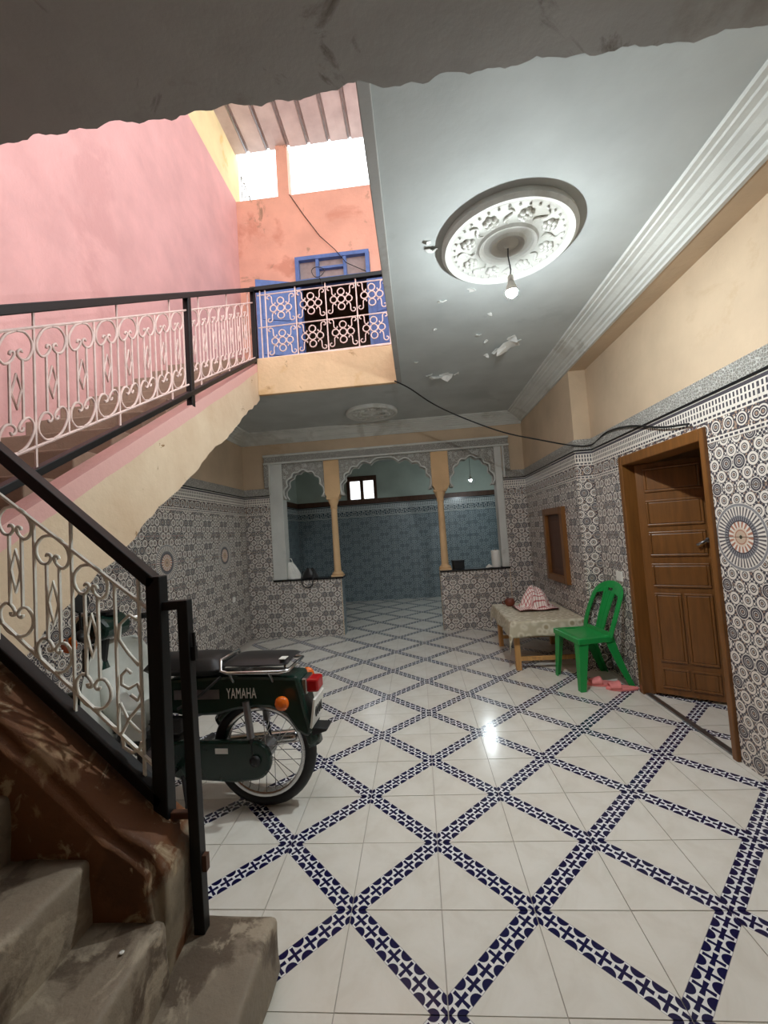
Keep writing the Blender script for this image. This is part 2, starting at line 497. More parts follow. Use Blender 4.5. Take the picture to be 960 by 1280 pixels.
for n, (area, i, j, cx, cy) in enumerate(cells[:296]):
    o = put('tile', tme, 'floor_tile', floor)
    o.location = (cx, cy, random.uniform(-.0004, .0004)); o.rotation_euler = (0, 0, 0 if (i + j) % 2 == 0 else PI / 2)
b = MB(); b.uv = []
for (area, i, j, cx, cy) in cells[296:]:
    h = T / 2 - G; k0 = len(b.v); b.box((cx - h, cy - h, -.006), (cx + h, cy + h, 0))
    for p in b.v[k0:]:
        lx, ly = p[0] - cx, p[1] - cy
        b.uv.append((lx, ly) if (i + j) % 2 == 0 else (ly, -lx))
if b.v:
    o = put('outer_tiles', b.mesh('outer_tiles'), 'floor_tile', floor); o['kind'] = 'stuff'

# ------------------------------------------------------------------ wall tiling
_cache = {}
def piece(u0, u1, v0, v1, mat, th, name):
    key = (round(u0, 3), round(u1, 3), round(v0, 3), round(v1, 3), mat, th)
    if key not in _cache:
        b = MB(); b.box((u0, -th, v0), (u1, 0, v1)); b.uv = [(p[0], p[2]) for p in b.v]
        me = b.mesh(name); me.materials.append(M[mat]); _cache[key] = me
    return _cache[key]
def cut(rect, holes):
    rs = [rect]
    for (a0, a1, c0, c1) in holes:
        out = []
        for (u0, u1, v0, v1) in rs:
            if a0 >= u1 or a1 <= u0 or c0 >= v1 or c1 <= v0: out.append((u0, u1, v0, v1)); continue
            if u0 < a0: out.append((u0, a0, v0, v1))
            if u1 > a1: out.append((a1, u1, v0, v1))
            m0, m1 = max(u0, a0), min(u1, a1)
            if v0 < c0: out.append((m0, m1, v0, c0))
            if v1 > c1: out.append((m0, m1, c1, v1))
        rs = out
    return [r for r in rs if r[1] - r[0] > .012 and r[3] - r[2] > .012]
RH = .27
ZT = 2.08
def tile_wall(parent, face, at, ua, ub, org, tw=.42, z0=0, z1=2.0801, holes=(), med=(), skip=None, field='field', border='border', th=.008, top=True, topmat='carved'):
    """face: 'x-','x+','y-' is the way the tiles look; at: plane coordinate; u runs along the wall in world units"""
    rz = {'x-': -PI / 2, 'x+': PI / 2, 'y-': 0, 'y+': PI}[face]; sg = {'x-': -1, 'x+': 1, 'y-': 1, 'y+': -1}[face]
    for i in range(int(math.floor((ua - org) / tw)) - 1, int(math.ceil((ub - org) / tw)) + 1):
        for j in range(-1, 8):
            c0, c1 = org + i * tw, org + (i + 1) * tw; e0, e1 = ZT - (8 - j) * RH, ZT - (7 - j) * RH
            r = (max(c0, ua), min(c1, ub), max(e0, z0), min(e1, z1))
            if r[1] - r[0] < .012 or r[3] - r[2] < .012: continue
            uc, zc = (c0 + c1) / 2, (e0 + e1) / 2
            if skip and skip(r): continue
            mat = border if j == 7 else field
            for mc in med:
                if abs(mc - uc) < .05 and j in (4, 5): mat = 'medallion'; zc = 1.27
            for (p0, p1, q0, q1) in cut(r, holes):
                l0, l1 = sorted(((p0 - uc) * sg, (p1 - uc) * sg))
                g = .0012
                me = piece(l0 + g, l1 - g, q0 - zc + g, q1 - zc - g, mat, th, 'tile')
                o = bpy.data.objects.new('tile', me); COL.objects.link(o); o.parent = parent
                o.location = (at, uc, zc) if face[0] == 'x' else (uc, at, zc)
                o.rotation_euler = (0, 0, rz)
        if top:
            c0, c1 = max(org + i * tw, ua), min(org + (i + 1) * tw, ub)
            if c1 - c0 > .012:
                uc = org + (i + .5) * tw; l0, l1 = sorted(((c0 - uc) * sg, (c1 - uc) * sg))
                for nm, q0, q1, mt, t2 in (('pencil_strip', 0, .014, 'sill', .014), ('frieze_strip', .014, .115, topmat, .012)):
                    me = piece(l0, l1, q0, q1, mt, t2, nm)
                    o = bpy.data.objects.new(nm, me); COL.objects.link(o); o.parent = parent
                    o.location = (at, uc, ZT) if face[0] == 'x' else (uc, at, ZT); o.rotation_euler = (0, 0, rz)

# right wall with the doorway
b = MB(); b.box((XR, YF, 0), (XR + .2, DY0, ZC)).box((XR, DY1, 0), (XR + .2, YP + .1, ZC)).box((XR, DY0, DZ), (XR + .2, DY1, ZC))
wr = struct(b.build('wall_right', 'cream'), 'cream wall above mosaic tiles around the doorway')
tile_wall(wr, 'x-', XR, -1.4, YP, DY0 + .035 - .42 * 6, holes=[(DY0, DY1, -1, DZ)], med=(.745,))
# projecting right wall with the hatch
wp = struct(MB().box((XP, YP, 0), (XR + .2, YBI, ZC)).build('wall_right_projection', 'cream'), 'cream wall above mosaic tiles around the wooden hatch')
HY0, HY1, HZ0, HZ1 = 2.88, 3.55, .75, 1.58
tile_wall(wp, 'x-', XP, YP, YB, YP - .01, holes=[(HY0, HY1, HZ0, HZ1)])
tile_wall(wp, 'y-', YP, XP, XR, XP - .21, tw=.42)
# beam over the recessed part
struct(MB().box((XP, -.6, 2.875), (XR, YP, ZC)).build('trim_beam', 'cream'), 'cream beam above the recessed right wall')
# left wall
wl = struct(MB().box((XL - .2, YL, 0), (XL, YB, ZC)).build('wall_left', 'cream'), 'cream wall above mosaic tiles beyond the stair')
wl2 = struct(MB().box((XL - .2, YF, 0), (XL, YL, ZC)).box((XL - .2, YF, ZC), (XL, YU + .2, 6.9)).build('wall_left_stairwell', 'pink'), 'tall pink plaster wall beside the upper stair flight')
under = lambda y: .93 + .69 * (y + .163)
tile_wall(wl, 'x+', XL, YL, YB, 2.587 - .42 * 6, med=(3.637,))
tile_wall(wl2, 'x+', XL, .5, YL, 2.587 - .42 * 6, med=(2.377,), skip=lambda r: r[3] > under(r[0]) + .1, top=False)

# back wall: arcade screen
XA0, XA1 = -1.79, 1.61                 # opening of the arcade
ZS, ZA = .84, 2.53                     # sill and arch head
HL, HR = -.79, .63                     # gap between the half walls
b = MB(); b.box((XL - .2, YB, 0), (XA0, YBI, 2.6)).box((XA1, YB, 0), (XP, YBI, 2.6)).box((XL - .2, YB, 2.6), (XP, YBI, ZC))
wb = struct(b.build('wall_back', 'cream'), 'cream wall above and beside the carved arcade')
tile_wall(wb, 'y-', YB, XL, XA0, -1.2 - .4 * 4, tw=.4)
tile_wall(wb, 'y-', YB, XA1, XP, 1.61, tw=.4)
for nm, x0, x1, g in (('wall_half_left', XA0, HL, 'low mosaic tiled half wall with black sill below the left arch'), ('wall_half_right', HR, XA1, 'low mosaic tiled half wall with black sill below the right arch')):
    h = struct(MB().box((x0, YB, 0), (x1, YBI, ZS - .025)).build(nm, 'cream'), g)
    tile_wall(h, 'y-', YB, x0, x1, -1.2 - .4 * 4, tw=.4, z1=ZS - .026, top=False)
    if x1 < 0: tile_wall(h, 'x+', x1, YB, YBI, YB, z1=ZS - .026, top=False, field='field_blue')
    box('sill', (x0 - .0, YB - .03, ZS - .025), (x1 + (.03 if x1 < 0 else 0), YBI + .02, ZS), 'sill', h, .004).location.x = 0
# piers, jambs, arches
jl = struct(box('trim_jamb_left', (XA0, YB - .012, ZS), (-1.59, YBI, 2.6), 'stucco', None, .008), 'white plaster jamb at the left end of the arcade')
jr = struct(box('trim_jamb_right', (1.51, YB - .012, ZS), (XA1, YBI, 2.6), 'stucco', None, .008), 'white plaster jamb at the right end of the arcade')
PL0, PL1, PR0, PR1 = -.96, -.73, .61, .86
for nm, x0, x1, lb in (('trim_pier_left', PL0, PL1, 'cream pier above the left column'), ('trim_pier_right', PR0, PR1, 'cream pier above the right column')):
    b = MB(); cx = (x0 + x1) / 2
    b.prism([(x0, 2.6), (x0, 2.06), (cx - .085, 1.99), (cx + .085, 1.99), (x1, 2.06), (x1, 2.6)], 'y', YB - .004, YBI)
    struct(b.build(nm, 'column', bevel=.006), lb)

def arch_curve(x0, x1, zi, zt, lobes, flatk):
    """lobed arch outline from right to left"""
    cx, hw, h = (x0 + x1) / 2, (x1 - x0) / 2, zt - zi; pts = []; n = lobes; K = 7
    for i in range(n):
        t0, t1 = PI * i / n, PI * (i + 1) / n
        p0 = Vector((cx + hw * math.copysign(abs(math.cos(t0)) ** flatk, math.cos(t0)), zi + h * math.sin(t0) ** flatk))
        p1 = Vector((cx + hw * math.copysign(abs(math.cos(t1)) ** flatk, math.cos(t1)), zi + h * math.sin(max(t1, 0) if t1 < PI - 1e-6 else 0) ** flatk))
        d = p1 - p0; nrm = Vector((d.y, -d.x)).normalized()
        if nrm.dot((p0 + p1) / 2 - Vector((cx, zi))) < 0: nrm = -nrm
        for k in range(K):
            q = k / K
            pts.append(p0 + d * q + nrm * math.sin(PI * q) * d.length * .30)
    pts.append(Vector((x0, zi)))
    return [(p.x, p.y) for p in pts]
def spiral(c, r, turns, y, flip=1, a0=0, n=16):
    return [(c[0] + flip * r * (1 - .8 * k / n) * math.cos(a0 + turns * 2 * PI * k / n), y, c[1] + r * (1 - .8 * k / n) * math.sin(a0 + turns * 2 * PI * k / n)) for k in range(n + 1)]
def arch(nm, x0, x1, zi, zt, lobes, flatk, lb):
    ztop = 2.56
    cv = arch_curve(x0 + .05, x1 - .05, zi, zt - .06, lobes, flatk)
    cv = [(min(max(p[0], x0 + .012), x1 - .012), min(p[1], ztop - .03)) for p in cv]
    poly = [(x0, ztop), (x1, ztop), (x1, zi)] + cv + [(x0, zi)]
    a = struct(MB().prism(poly[::-1], 'y', YB + .01, YBI - .01).build(nm, 'carved'), lb)
    MB().tube([(p[0], YB + .012, p[1]) for p in cv], .014, 6).build('moulding', 'stucco', a, smooth=True)
    MB().tube([(p[0], YBI - .012, p[1]) for p in cv], .014, 6).build('moulding', 'stucco', a, smooth=True)
    rr = random.Random(3)
    cx = (x0 + x1) / 2
    for k in range(70):
        px, pz = rr.uniform(x0 + .03, x1 - .03), rr.uniform(zi + .03, ztop - .03)
        # inside the carved field only
        lim = max([q[1] for q in cv if abs(q[0] - px) < .03] or [zi])
        if pz < lim + .035: continue
        MB().tube(spiral((px, pz), rr.uniform(.018, .034), 1.3, YB + .008, rr.choice((-1, 1)), rr.uniform(0, 6), 12), .006, 5).build('carving', 'stucco', a, smooth=True)
    return a
arch('trim_arch_left', -1.59, PL0, 2.02, 2.47, 7, .85, 'carved plaster lobed arch over the left half wall')
arch('trim_arch_centre', PL1, PR0, 2.02, 2.52, 9, .62, 'wide carved plaster arch over the passage')
arch('trim_arch_right', PR1, 1.51, 2.02, 2.48, 7, .85, 'carved plaster lobed arch over the right half wall')
# frame moulding around the arcade
fr = struct(MB().box((XA0 - .05, YB - .045, 2.565), (XA1 + .1, YB, 2.66)).build('trim_arcade_frame', 'carved', bevel=.008), 'carved plaster frame along the top of the arcade')
for z0, z1, d in ((2.655, 2.685, .06), (2.545, 2.57, .055)): box('fillet', (XA0 - .06, YB - d, z0), (XA1 + .11, YB, z1), 'stucco', fr, .006)
for x0 in (XA0 - .06, XA1 + .02):
    box('drop', (x0, YB - .04, 2.2), (x0 + .085, YB, 2.56), 'carved', fr, .006)
    box('fillet', (x0 + (.07 if x0 < 0 else -.012), YB - .05, 2.1), (x0 + (.09 if x0 < 0 else .012), YB, 2.56), 'stucco', fr, .004)
def column(x, lb):
    c = empty('column', (x, YB + .09, ZS))
    H = 2.0 - ZS
    MB().lathe([(.052, .07), (.05, .3), (.047, .6), (.044, H - .17)], n=24).build('shaft', 'column', c, auto=35)
    b = MB(); b.box((-.085, -.085, 0), (.085, .085, .025)); b.lathe([(.08, .025), (.085, .04), (.075, .055), (.06, .065), (.056, .08)], n=24); b.build('base', 'column', c, auto=35)
    b = MB(); b.lathe([(.044, H - .17), (.056, H - .16), (.05, H - .145), (.05, H - .12), (.075, H - .06), (.085, H - .03)], n=24); b.box((-.09, -.085, H - .03), (.09, .085, H)); b.build('capital', 'column', c, auto=35)
    return tag(c, lb, 'column', 'arcade columns')
column(-.855, 'slender cream column at the end of the left half wall')
column(.715, 'slender cream column at the end of the right half wall')

# inner room
WX0, WX1, WZ0, WZ1 = -1.12, -.46, 2.14, 2.70
b = MB(); b.box((-2.45, YIN, 0), (WX0, YIN + .2, ZC)).box((WX1, YIN, 0), (2.9, YIN + .2, ZC)).box((WX0, YIN, 0), (WX1, YIN + .2, WZ0)).box((WX0, YIN, WZ1), (WX1, YIN + .2, ZC))
wi = struct(b.build('wall_inner_back', 'inner_wall'), 'pale wall above blue grey tiles at the end of the inner room')
tile_wall(wi, 'y-', YIN, -2.25, 2.7, -2.25, tw=.42, field='field_blue', border='border_blue', topmat='wood_dark')
struct(box('wall_inner_left', (-2.45, YBI, 0), (-2.25, YIN, ZC), 'inner_wall'), 'pale wall on the window side of the inner room')
tile_wall(bpy.data.objects['wall_inner_left'], 'x+', -2.25, YBI, YIN, YIN - .42 * 8, field='field_blue', border='border_blue', topmat='wood_dark')
struct(box('wall_inner_right', (2.7, YBI, 0), (2.9, YIN, ZC), 'inner_wall'), 'pale wall of the inner room beside the bulb')
struct(box('wall_inner_front', (XP, YBI, 0), (2.9, YBI + .1, ZC), 'inner_wall'), 'pale return wall behind the tiled corner')
struct(box('ceiling_inner', (-2.45, YBI, ZC - .02), (2.9, YIN + .2, ZC + .1), 'ceiling'), 'white ceiling of the inner room')
w1 = struct(empty('window_1', ((WX0 + WX1) / 2, YIN, WZ0)), 'small dark wooden window with two bright panes')
hw, hh = (WX1 - WX0) / 2, WZ1 - WZ0
b = MB(); b.box((-hw, -.03, 0), (-hw + .07, .06, hh)).box((hw - .07, -.03, 0), (hw, .06, hh)).box((-hw + .07, -.03, 0), (hw - .07, .06, .06)).box((-hw + .07, -.03, hh - .1), (hw - .07, .06, hh))
b.build('frame', 'wood_dark', w1)
box('mullion', (-.035, -.02, .05), (.035, .05, hh - .05), 'wood_dark', w1)
for sx_ in (-1, 1):
    x0, x1 = sorted((sx_ * .035, sx_ * (hw - .07)))
    box('pane', (x0, .01, .06), (x1, .016, hh - .1), 'pane', w1)

# front wall behind the viewer, small room behind the doorway
struct(box('wall_front', (XL - .2, YF - .2, 0), (XR + .2, YF, ZC), 'cream'), 'plain wall behind the stair foot')
struct(MB().box((3.2, .3, 0), (3.3, 2.9, 2.6)).box((XR + .2, .3, 0), (3.3, .4, 2.6)).box((XR + .2, 2.6, 0), (3.3, 2.7, 2.6)).box((XR + .2, .3, 2.5), (3.3, 2.7, 2.6)).build('wall_side_room', 'cream'), 'walls of the small room behind the wooden door')

# ------------------------------------------------------------------ ceilings
ce = struct(MB().box((XO, -1.0, ZC), (XR + .2, YL, ZU)).build('ceiling', 'ceiling'), 'white plaster ceiling with peeling paint')
ce2 = struct(MB().box((XL, YL, ZC), (XR + .2, YBI, ZU)).build('ceiling_landing', 'ceiling'), 'white plaster ceiling under the upper landing')
b = MB(); b.box((XO - .015, -1.0, ZC - .012), (XO + .035, YL, ZU + .01)); struct(b.build('trim_opening_edge', 'slab', bevel=.004), 'grey edge of the ceiling along the stair well')
# overhead cement slab with a ragged edge
pts = [(XL, YF)]; pts += [(XR, YF)]
n = 240
rr = random.Random(5); edge = []
ph = [rr.uniform(0, 6) for _ in range(6)]
for k in range(n + 1):
    x = XR - (XR - XL) * k / n
    e = .004 * math.sin(9 * x + ph[0]) + .005 * math.sin(23 * x + ph[1]) + .005 * math.sin(47 * x + ph[2]) + rr.uniform(-.004, .004) + .006 * (NZ0.noise(Vector((x * 30, 3, 1)))) 
    if -.3 < x < .4: e += .012 * math.sin(16 * x + 1)
    edge.append((x, -.415 + e))
pts += edge
sl = struct(MB().prism(pts, 'z', 2.8, 3.05).build('ceiling_slab', 'slab'), 'dark grey cement slab with a ragged edge overhead')
def cornice(nm, axis, at, sgn, a, b_, z, lb, k=1.0):
    pr = [(0, -.0), (.022, 0), (.03, .012), (.045, .02), (.05, .035), (.075, .045), (.085, .06), (.10, .064), (.13, .085), (.15, .092), (.155, .104), (.185, .11), (.19, .12), (.215, .123), (.22, .14), (0, .14)]
    h = (ZC - z) / .14
    poly = [(at + sgn * p * k, z + q * h) for p, q in pr]
    b = MB()
    if axis == 'y': b.prism(poly, 'y', a, b_)
    else: b.prism(poly, 'x', a, b_)
    return struct(b.build(nm, 'stucco'), lb)
cornice('trim_1', 'y', XP, -1, -.6, YB, 2.872, 'stepped white plaster cornice along the right wall')
cornice('trim_2', 'x', YB, -1, XL, XP, 2.85, 'stepped white plaster cornice above the arcade', .95)
cornice('trim_3', 'y', XL, 1, YL, YB, 2.85, 'stepped white plaster cornice on the left wall', .95)
# peeling paint
rr = random.Random(11)
def flake(c, r, seed):
    q = random.Random(seed); n = 9
    pts = [(c[0] + r * q.uniform(.5, 1.2) * math.cos(2 * PI * k / n), c[1] + r * q.uniform(.5, 1.2) * math.sin(2 * PI * k / n)) for k in range(n)]
    curl = q.uniform(0, 6)
    vs = [(p[0], p[1], ZC - .003 - .7 * r * max(0, math.cos(2 * PI * k / n - curl)) ** 2) for k, p in enumerate(pts)] + [(c[0], c[1], ZC - .004)]
    b = MB(); b.add(vs, [(k, (k + 1) % n, n) for k in range(n)]); b.build('paint_flake', 'flake', ce, solid=.003)
for k, (c, r) in enumerate((((.54, .66), .035), ((.826, 1.10), .035), ((1.25, 2.05), .10), ((1.19, 2.1), .06), ((.66, 2.62), .08), ((.76, 2.6), .07), ((.96, 1.77), .03), ((.52, .6), .02), ((1.05, 1.9), .025), ((.6, 1.6), .02), ((1.33, 1.95), .03), ((.58, 2.55), .04), ((1.27, 1.9), .05), ((1.1, 2.2), .03), ((.86, 2.58), .04), ((.63, 1.2), .03), ((.45, 2.2), .03), ((1.0, 1.45), .02))):
    flake(c, r, k)

def rose(loc, R, lb):
    o = empty('ceiling_rose', loc)
    k = R / .36
    MB().lathe([(.36 * k, 0), (.365 * k, -.03), (.345 * k, -.045), (.325 * k, -.04), (.315 * k, -.028), (.30 * k, -.03)], n=64, cap=False).build('outer_rim', 'stucco', o, auto=30)
    MB().lathe([(.30 * k, -.03), (.24 * k, -.034), (.185 * k, -.026), (.165 * k, -.032), (.155 * k, -.045), (.14 * k, -.04), (.13 * k, -.028), (.10 * k, -.034), (.09 * k, -.046), (.075 * k, -.04), (.06 * k, -.03), (.03 * k, -.04), (.015 * k, -.055), (.001, -.055)], n=64, cap=False).build('centre_disc', 'stucco', o, auto=30)
    for q in range(72):
        a = 2 * PI * q / 72
        MB().sphere((.288 * k * math.cos(a), .288 * k * math.sin(a), -.034), .008 * k, 6, 4).build('bead', 'stucco', o, smooth=True) if q % 2 == 0 else None
    for q in range(8):
        a = 2 * PI * q / 8 + .2; c = (.225 * k * math.cos(a), .225 * k * math.sin(a), -.036)
        b = MB()
        for p in range(6):
            t = 2 * PI * p / 6 + a
            b.sphere((c[0] + .026 * k * math.cos(t), c[1] + .026 * k * math.sin(t), c[2]), (.017 * k, .017 * k, .016), 8, 5)
        b.sphere((c[0], c[1], c[2] - .006), (.014 * k, .014 * k, .014), 8, 5)
        b.build('flower', 'stucco', o, smooth=True)
        a2 = a + PI / 8
        for e in (-1, 1):
            p = [(k * (.225 + .05 * s_ * e) * math.cos(a2 + .10 * math.sin(s_ * PI) * e), k * (.225 + .05 * s_ * e) * math.sin(a2 + .10 * math.sin(s_ * PI) * e), -.037) for s_ in [j / 8 for j in range(9)]]
            MB().tube(p, [.010 * k - .0008 * j * k for j in range(9)], 6).build('leaf', 'stucco', o, smooth=True)
    return tag(o, lb, 'ceiling rose')
rose((.96, .65, ZC), .36, 'round carved white ceiling rose with the lit bulb hanging from it')
rose((-.13, 3.65, ZC), .33, 'round carved white ceiling rose under the upper landing')
def bulb(loc, ceil, mat, r, lb):
    o = empty('light_bulb', loc)
    MB().lathe([(r, -.04 * r), (.97 * r, -.25 * r), (.85 * r, -.53 * r), (.55 * r, -.84 * r), (.01, -r)], n=20).build('diffuser', mat, o, smooth=True)
    MB().lathe([(1.0 * r, -.06 * r), (1.01 * r, .0), (.97 * r, .40 * r), (.85 * r, r * .8), (.6 * r, r * 1.5), (.45 * r, r * 1.8)], n=20).build('housing', 'white', o, smooth=True)
    MB().lathe([(.45 * r, r * 1.8), (.5 * r, r * 1.9), (.5 * r, r * 2.6), (.3 * r, r * 2.9), (.1 * r, r * 3.0)], n=14).build('socket', 'white', o, auto=35)
    H = ceil - loc[2]
    MB().tube([(0, 0, 2.9 * r), (.006, .003, .5 * H), (-.004, -.002, .8 * H), (0, 0, H)], .0035, 6).build('cord', 'cable', o, smooth=True)
    return tag(o, lb, 'light bulb')
bulb((.96, .65, 2.70), ZC - .05, 'bulb', .032, 'lit white bulb on a short cord below the carved ceiling rose')
bulb((1.377, 6.0, 2.29), ZC - .02, 'bulb2', .03, 'lit white bulb hanging in the inner room behind the right arch')

# ------------------------------------------------------------------ upper storey
b = MB(); b.box((XL, YU, ZU), (-1.26, YU + .18, 6.9)).box((-.09, YU, ZU), (3.2, YU + .18, 6.9)).box((-1.26, YU, 5.82), (-.09, YU + .18, 6.9))
wu = struct(b.build('wall_upper_back', 'orange'), 'salmon plaster wall above the upper landing')
b = MB()          # the unlit room behind the blue door: real walls, floor and ceiling
b.box((-2.3, 7.0, ZU), (1.0, 7.1, 6.0)).box((-2.3, YU + .18, ZU), (-2.2, 7.0, 6.0)).box((.9, YU + .18, ZU), (1.0, 7.0, 6.0))
b.box((-2.3, YU + .18, 6.0), (1.0, 7.1, 6.1)).box((-2.3, YU + .5, ZU - .1), (1.0, 7.1, ZU))
struct(b.build('wall_upper_room', 'stair_brown'), 'brown walls of the unlit room behind the blue landing door')
struct(box('wall_clerestory_pillar', (-1.49, YU, 6.9), (-1.31, YU + .18, 7.76), 'orange'), 'narrow salmon pillar between the bright clerestory openings')
struct(box('wall_upper_left_top', (XL - .2, YF, 6.9), (XL, YU + .18, 7.8), 'yellow'), 'pale yellow strip of wall under the metal roof')
struct(box('wall_upper_right', (3.0, YF, ZU), (3.2, YU, 5.2), 'pink'), 'pink parapet wall of the upper gallery')
ld = struct(MB().box((XL, YL, ZC + .02), (3.2, YU + .5, ZU)).build('floor_upper_landing', 'stair_brown'), 'upper landing floor')
struct(box('trim_fascia', (-1.25, YL - .03, ZC - .005), (XO + .01, YL + .02, ZU + .03), 'cream_worn', None, .006), 'worn cream fascia below the landing railing')
# metal roof: ribbed sheets
rf = struct(empty('ceiling_roof', (0, 0, ZROOF)), 'ribbed metal roof over the stair well')
P = .335
def sheet(x0):
    pr = [(0, 0)]
    b = MB(); prof = []
    for k in range(3):
        e = x0 + k * P
        prof += [(e, 0), (e + .02, .035), (e + .05, .035), (e + .07, 0), (e + .19, .004)]
    prof.append((x0 + 3 * P, 0))
    vs, fs = [], []
    for y in (1.0, 4.68):
        vs += [(p[0], y, p[1]) for p in prof]
    n = len(prof); fs = [(i, i + 1, n + i + 1, n + i) for i in range(n - 1)]
    b.add(vs, fs); return b
for q in range(5):
    o = sheet(-2.33 + q * 3 * P).build('roof_sheet', 'roof', rf, solid=.004); o.location = (0, 0, .03 + .004 * (q % 2))
for y in (2.4, 3.6):
    pass
for e in range(8): box('rib', (-2.33 + e * P + .01, 1.0, .022), (-2.33 + e * P + .03, 4.66, .036), 'steel', rf)
# grille by the left clerestory opening
g = empty('window_grille', (-2.12, YU + .14, 6.9))
for k in range(3):
    MB().tube([(.035 + .03 * math.cos(t), 0, .09 + .14 * k + .05 * math.sin(t)) for t in [2 * PI * j / 14 for j in range(14)]], .006, 5, True).build('ring', 'steel', g)
for x in (-.01, .12): MB().bar((x, 0, 0), (x, 0, .55 if x < 0 else .3), .012).build('bar', 'steel', g)
MB().bar((-.01, 0, .55), (.16, 0, .02), .012).build('bar', 'steel', g)
tag(g, 'small scrolled metal grille at the corner of the clerestory opening', 'grille')
# blue upper door with transom
d3 = struct(empty('door_3', (-.68, YU, ZU)), 'blue painted double door with a transom window on the landing')
DW, DH, TZ = .585, 2.46, 2.06
b = MB(); b.box((-DW, -.05, 0), (-DW + .06, .12, DH)).box((DW - .06, -.05, 0), (DW, .12, DH)).box((-DW + .06, -.05, DH - .06), (DW - .06, .12, DH)).box((-DW + .06, -.05, TZ - .03), (DW - .06, .12, TZ + .03)); b.build('frame', 'navy', d3)
for x in (-.235, .2): box('mullion', (x - .025, -.04, TZ), (x + .025, .08, DH), 'navy', d3)
box('mullion', (-.22, -.04, 2.235), (.18, .06, 2.27), 'navy', d3)
for x0, x1 in ((-DW + .06, -.26), (-.21, .175), (.225, DW - .06)): box('pane', (x0, .02, TZ + .03), (x1, .03, DH - .06), 'grey_glass', d3)
def ulf(x, ang):
    l = empty('leaf_hinge', (x, -.03, 0), ang); l.name = 'door_leaf_pivot'
    return l
def upper_leaf(hx, ang, w):
    me = MB().box((0, -.02, 0.02), (w, .02, TZ - .03))
    o = me.build('door_leaf', 'navy', d3, bevel=.004); o.location = (hx, -.075, 0); o.rotation_euler = (0, 0, ang)
    for z0, z1 in ((.12, .75), (.85, 1.3), (1.4, TZ - .14)):
        box('panel', (.09, -.032, z0), (w - .09, .032, z1), 'navy', o, .008)
    return o
upper_leaf(-DW - .005, math.radians(180 + 18), .60)
upper_leaf(DW + .005, math.radians(-18), .60)

# ------------------------------------------------------------------ lower stair flight
fl = empty('stair_flight', (0, 0, 0))
RISE = .18
NOSE = [-.20, -.44, -.655, -.90, -1.10, -1.31]
import bmesh
def rough_block(name, a, b_, mat, parent, amp=.012, seed=0, seg=.05, bev=.02):
    bm = bmesh.new()
    bmesh.ops.create_cube(bm, size=1)
    for v in bm.verts: v.co = Vector([(a[i] + b_[i]) / 2 + v.co[i] * (b_[i] - a[i]) for i in range(3)])
    bmesh.ops.bevel(bm, geom=bm.edges[:], offset=bev, segments=3, affect='EDGES', profile=.5)
    cuts = 10
    for ax in range(3):
        L = b_[ax] - a[ax]; n = max(1, int(L / seg))
        for k in range(1, n):
            co = Vector((0, 0, 0)); co[ax] = a[ax] + L * k / n; no = Vector((0, 0, 0)); no[ax] = 1
            bmesh.ops.bisect_plane(bm, geom=bm.verts[:] + bm.edges[:] + bm.faces[:], plane_co=co, plane_no=no)
    from mathutils import noise as N
    for v in bm.verts:
        p = v.co * 5 + Vector((seed * 3.1, 0, 0)); q = v.co * 16
        v.co += N.noise_vector(p) * amp + N.noise_vector(q) * amp * .4
    me = bpy.data.meshes.new(name); bm.to_mesh(me); bm.free()
    me.polygons.foreach_set('use_smooth', [True] * len(me.polygons))
    return put(name, me, mat, parent)
for k in range(6):
    z = RISE * (k + 1)
    x0 = NOSE[k + 1] - .1 if k < 5 else XL + .03
    rough_block('step', (x0, -1.75, max(0, z - .42)), (NOSE[k] + (.0 if k else .0), -.22 if k == 0 else -.44, z), 'concrete', fl, .011, k)
tag(fl, 'worn concrete steps rising beside the brown parapet', 'staircase')
# parapet with sloped worn top
poly = [(-.46, 0), (-.455, .42), (-.47, .50), (-.52, .545), (-.60, .60), (-1.40, 1.315), (-1.40, 0)]
bm = bmesh.new()
vs = [bm.verts.new((p[0], -.46, p[1])) for p in poly]; f0 = bm.faces.new(vs)
ex = bmesh.ops.extrude_face_region(bm, geom=[f0])
for v in [e for e in ex['geom'] if isinstance(e, bmesh.types.BMVert)]: v.co.y = -.20
bmesh.ops.recalc_face_normals(bm, faces=bm.faces)
bmesh.ops.bevel(bm, geom=[e for e in bm.edges if len(e.link_faces) == 2 and e.calc_face_angle(0) > .5 and min(v.co.z for v in e.verts) > .01], offset=.03, segments=3, affect='EDGES')
for ax, lo, hi, st in ((0, -1.4, -.45, .05), (2, 0, 1.3, .05), (1, -.46, -.2, .06)):
    c = lo + st
    while c < hi:
        co = Vector((0, 0, 0)); co[ax] = c; no = Vector((0, 0, 0)); no[ax] = 1
        bmesh.ops.bisect_plane(bm, geom=bm.verts[:] + bm.edges[:] + bm.faces[:], plane_co=co, plane_no=no); c += st
from mathutils import noise as NZ
for v in bm.verts: v.co += NZ.noise_vector(v.co * 6) * .010 + NZ.noise_vector(v.co * 18) * .004
me = bpy.data.meshes.new('parapet'); bm.to_mesh(me); bm.free(); me.polygons.foreach_set('use_smooth', [True] * len(me.polygons))
tag(put('stair_parapet', me, 'brown_paint'), 'low parapet with chipped brown paint under the black newel post', 'parapet')

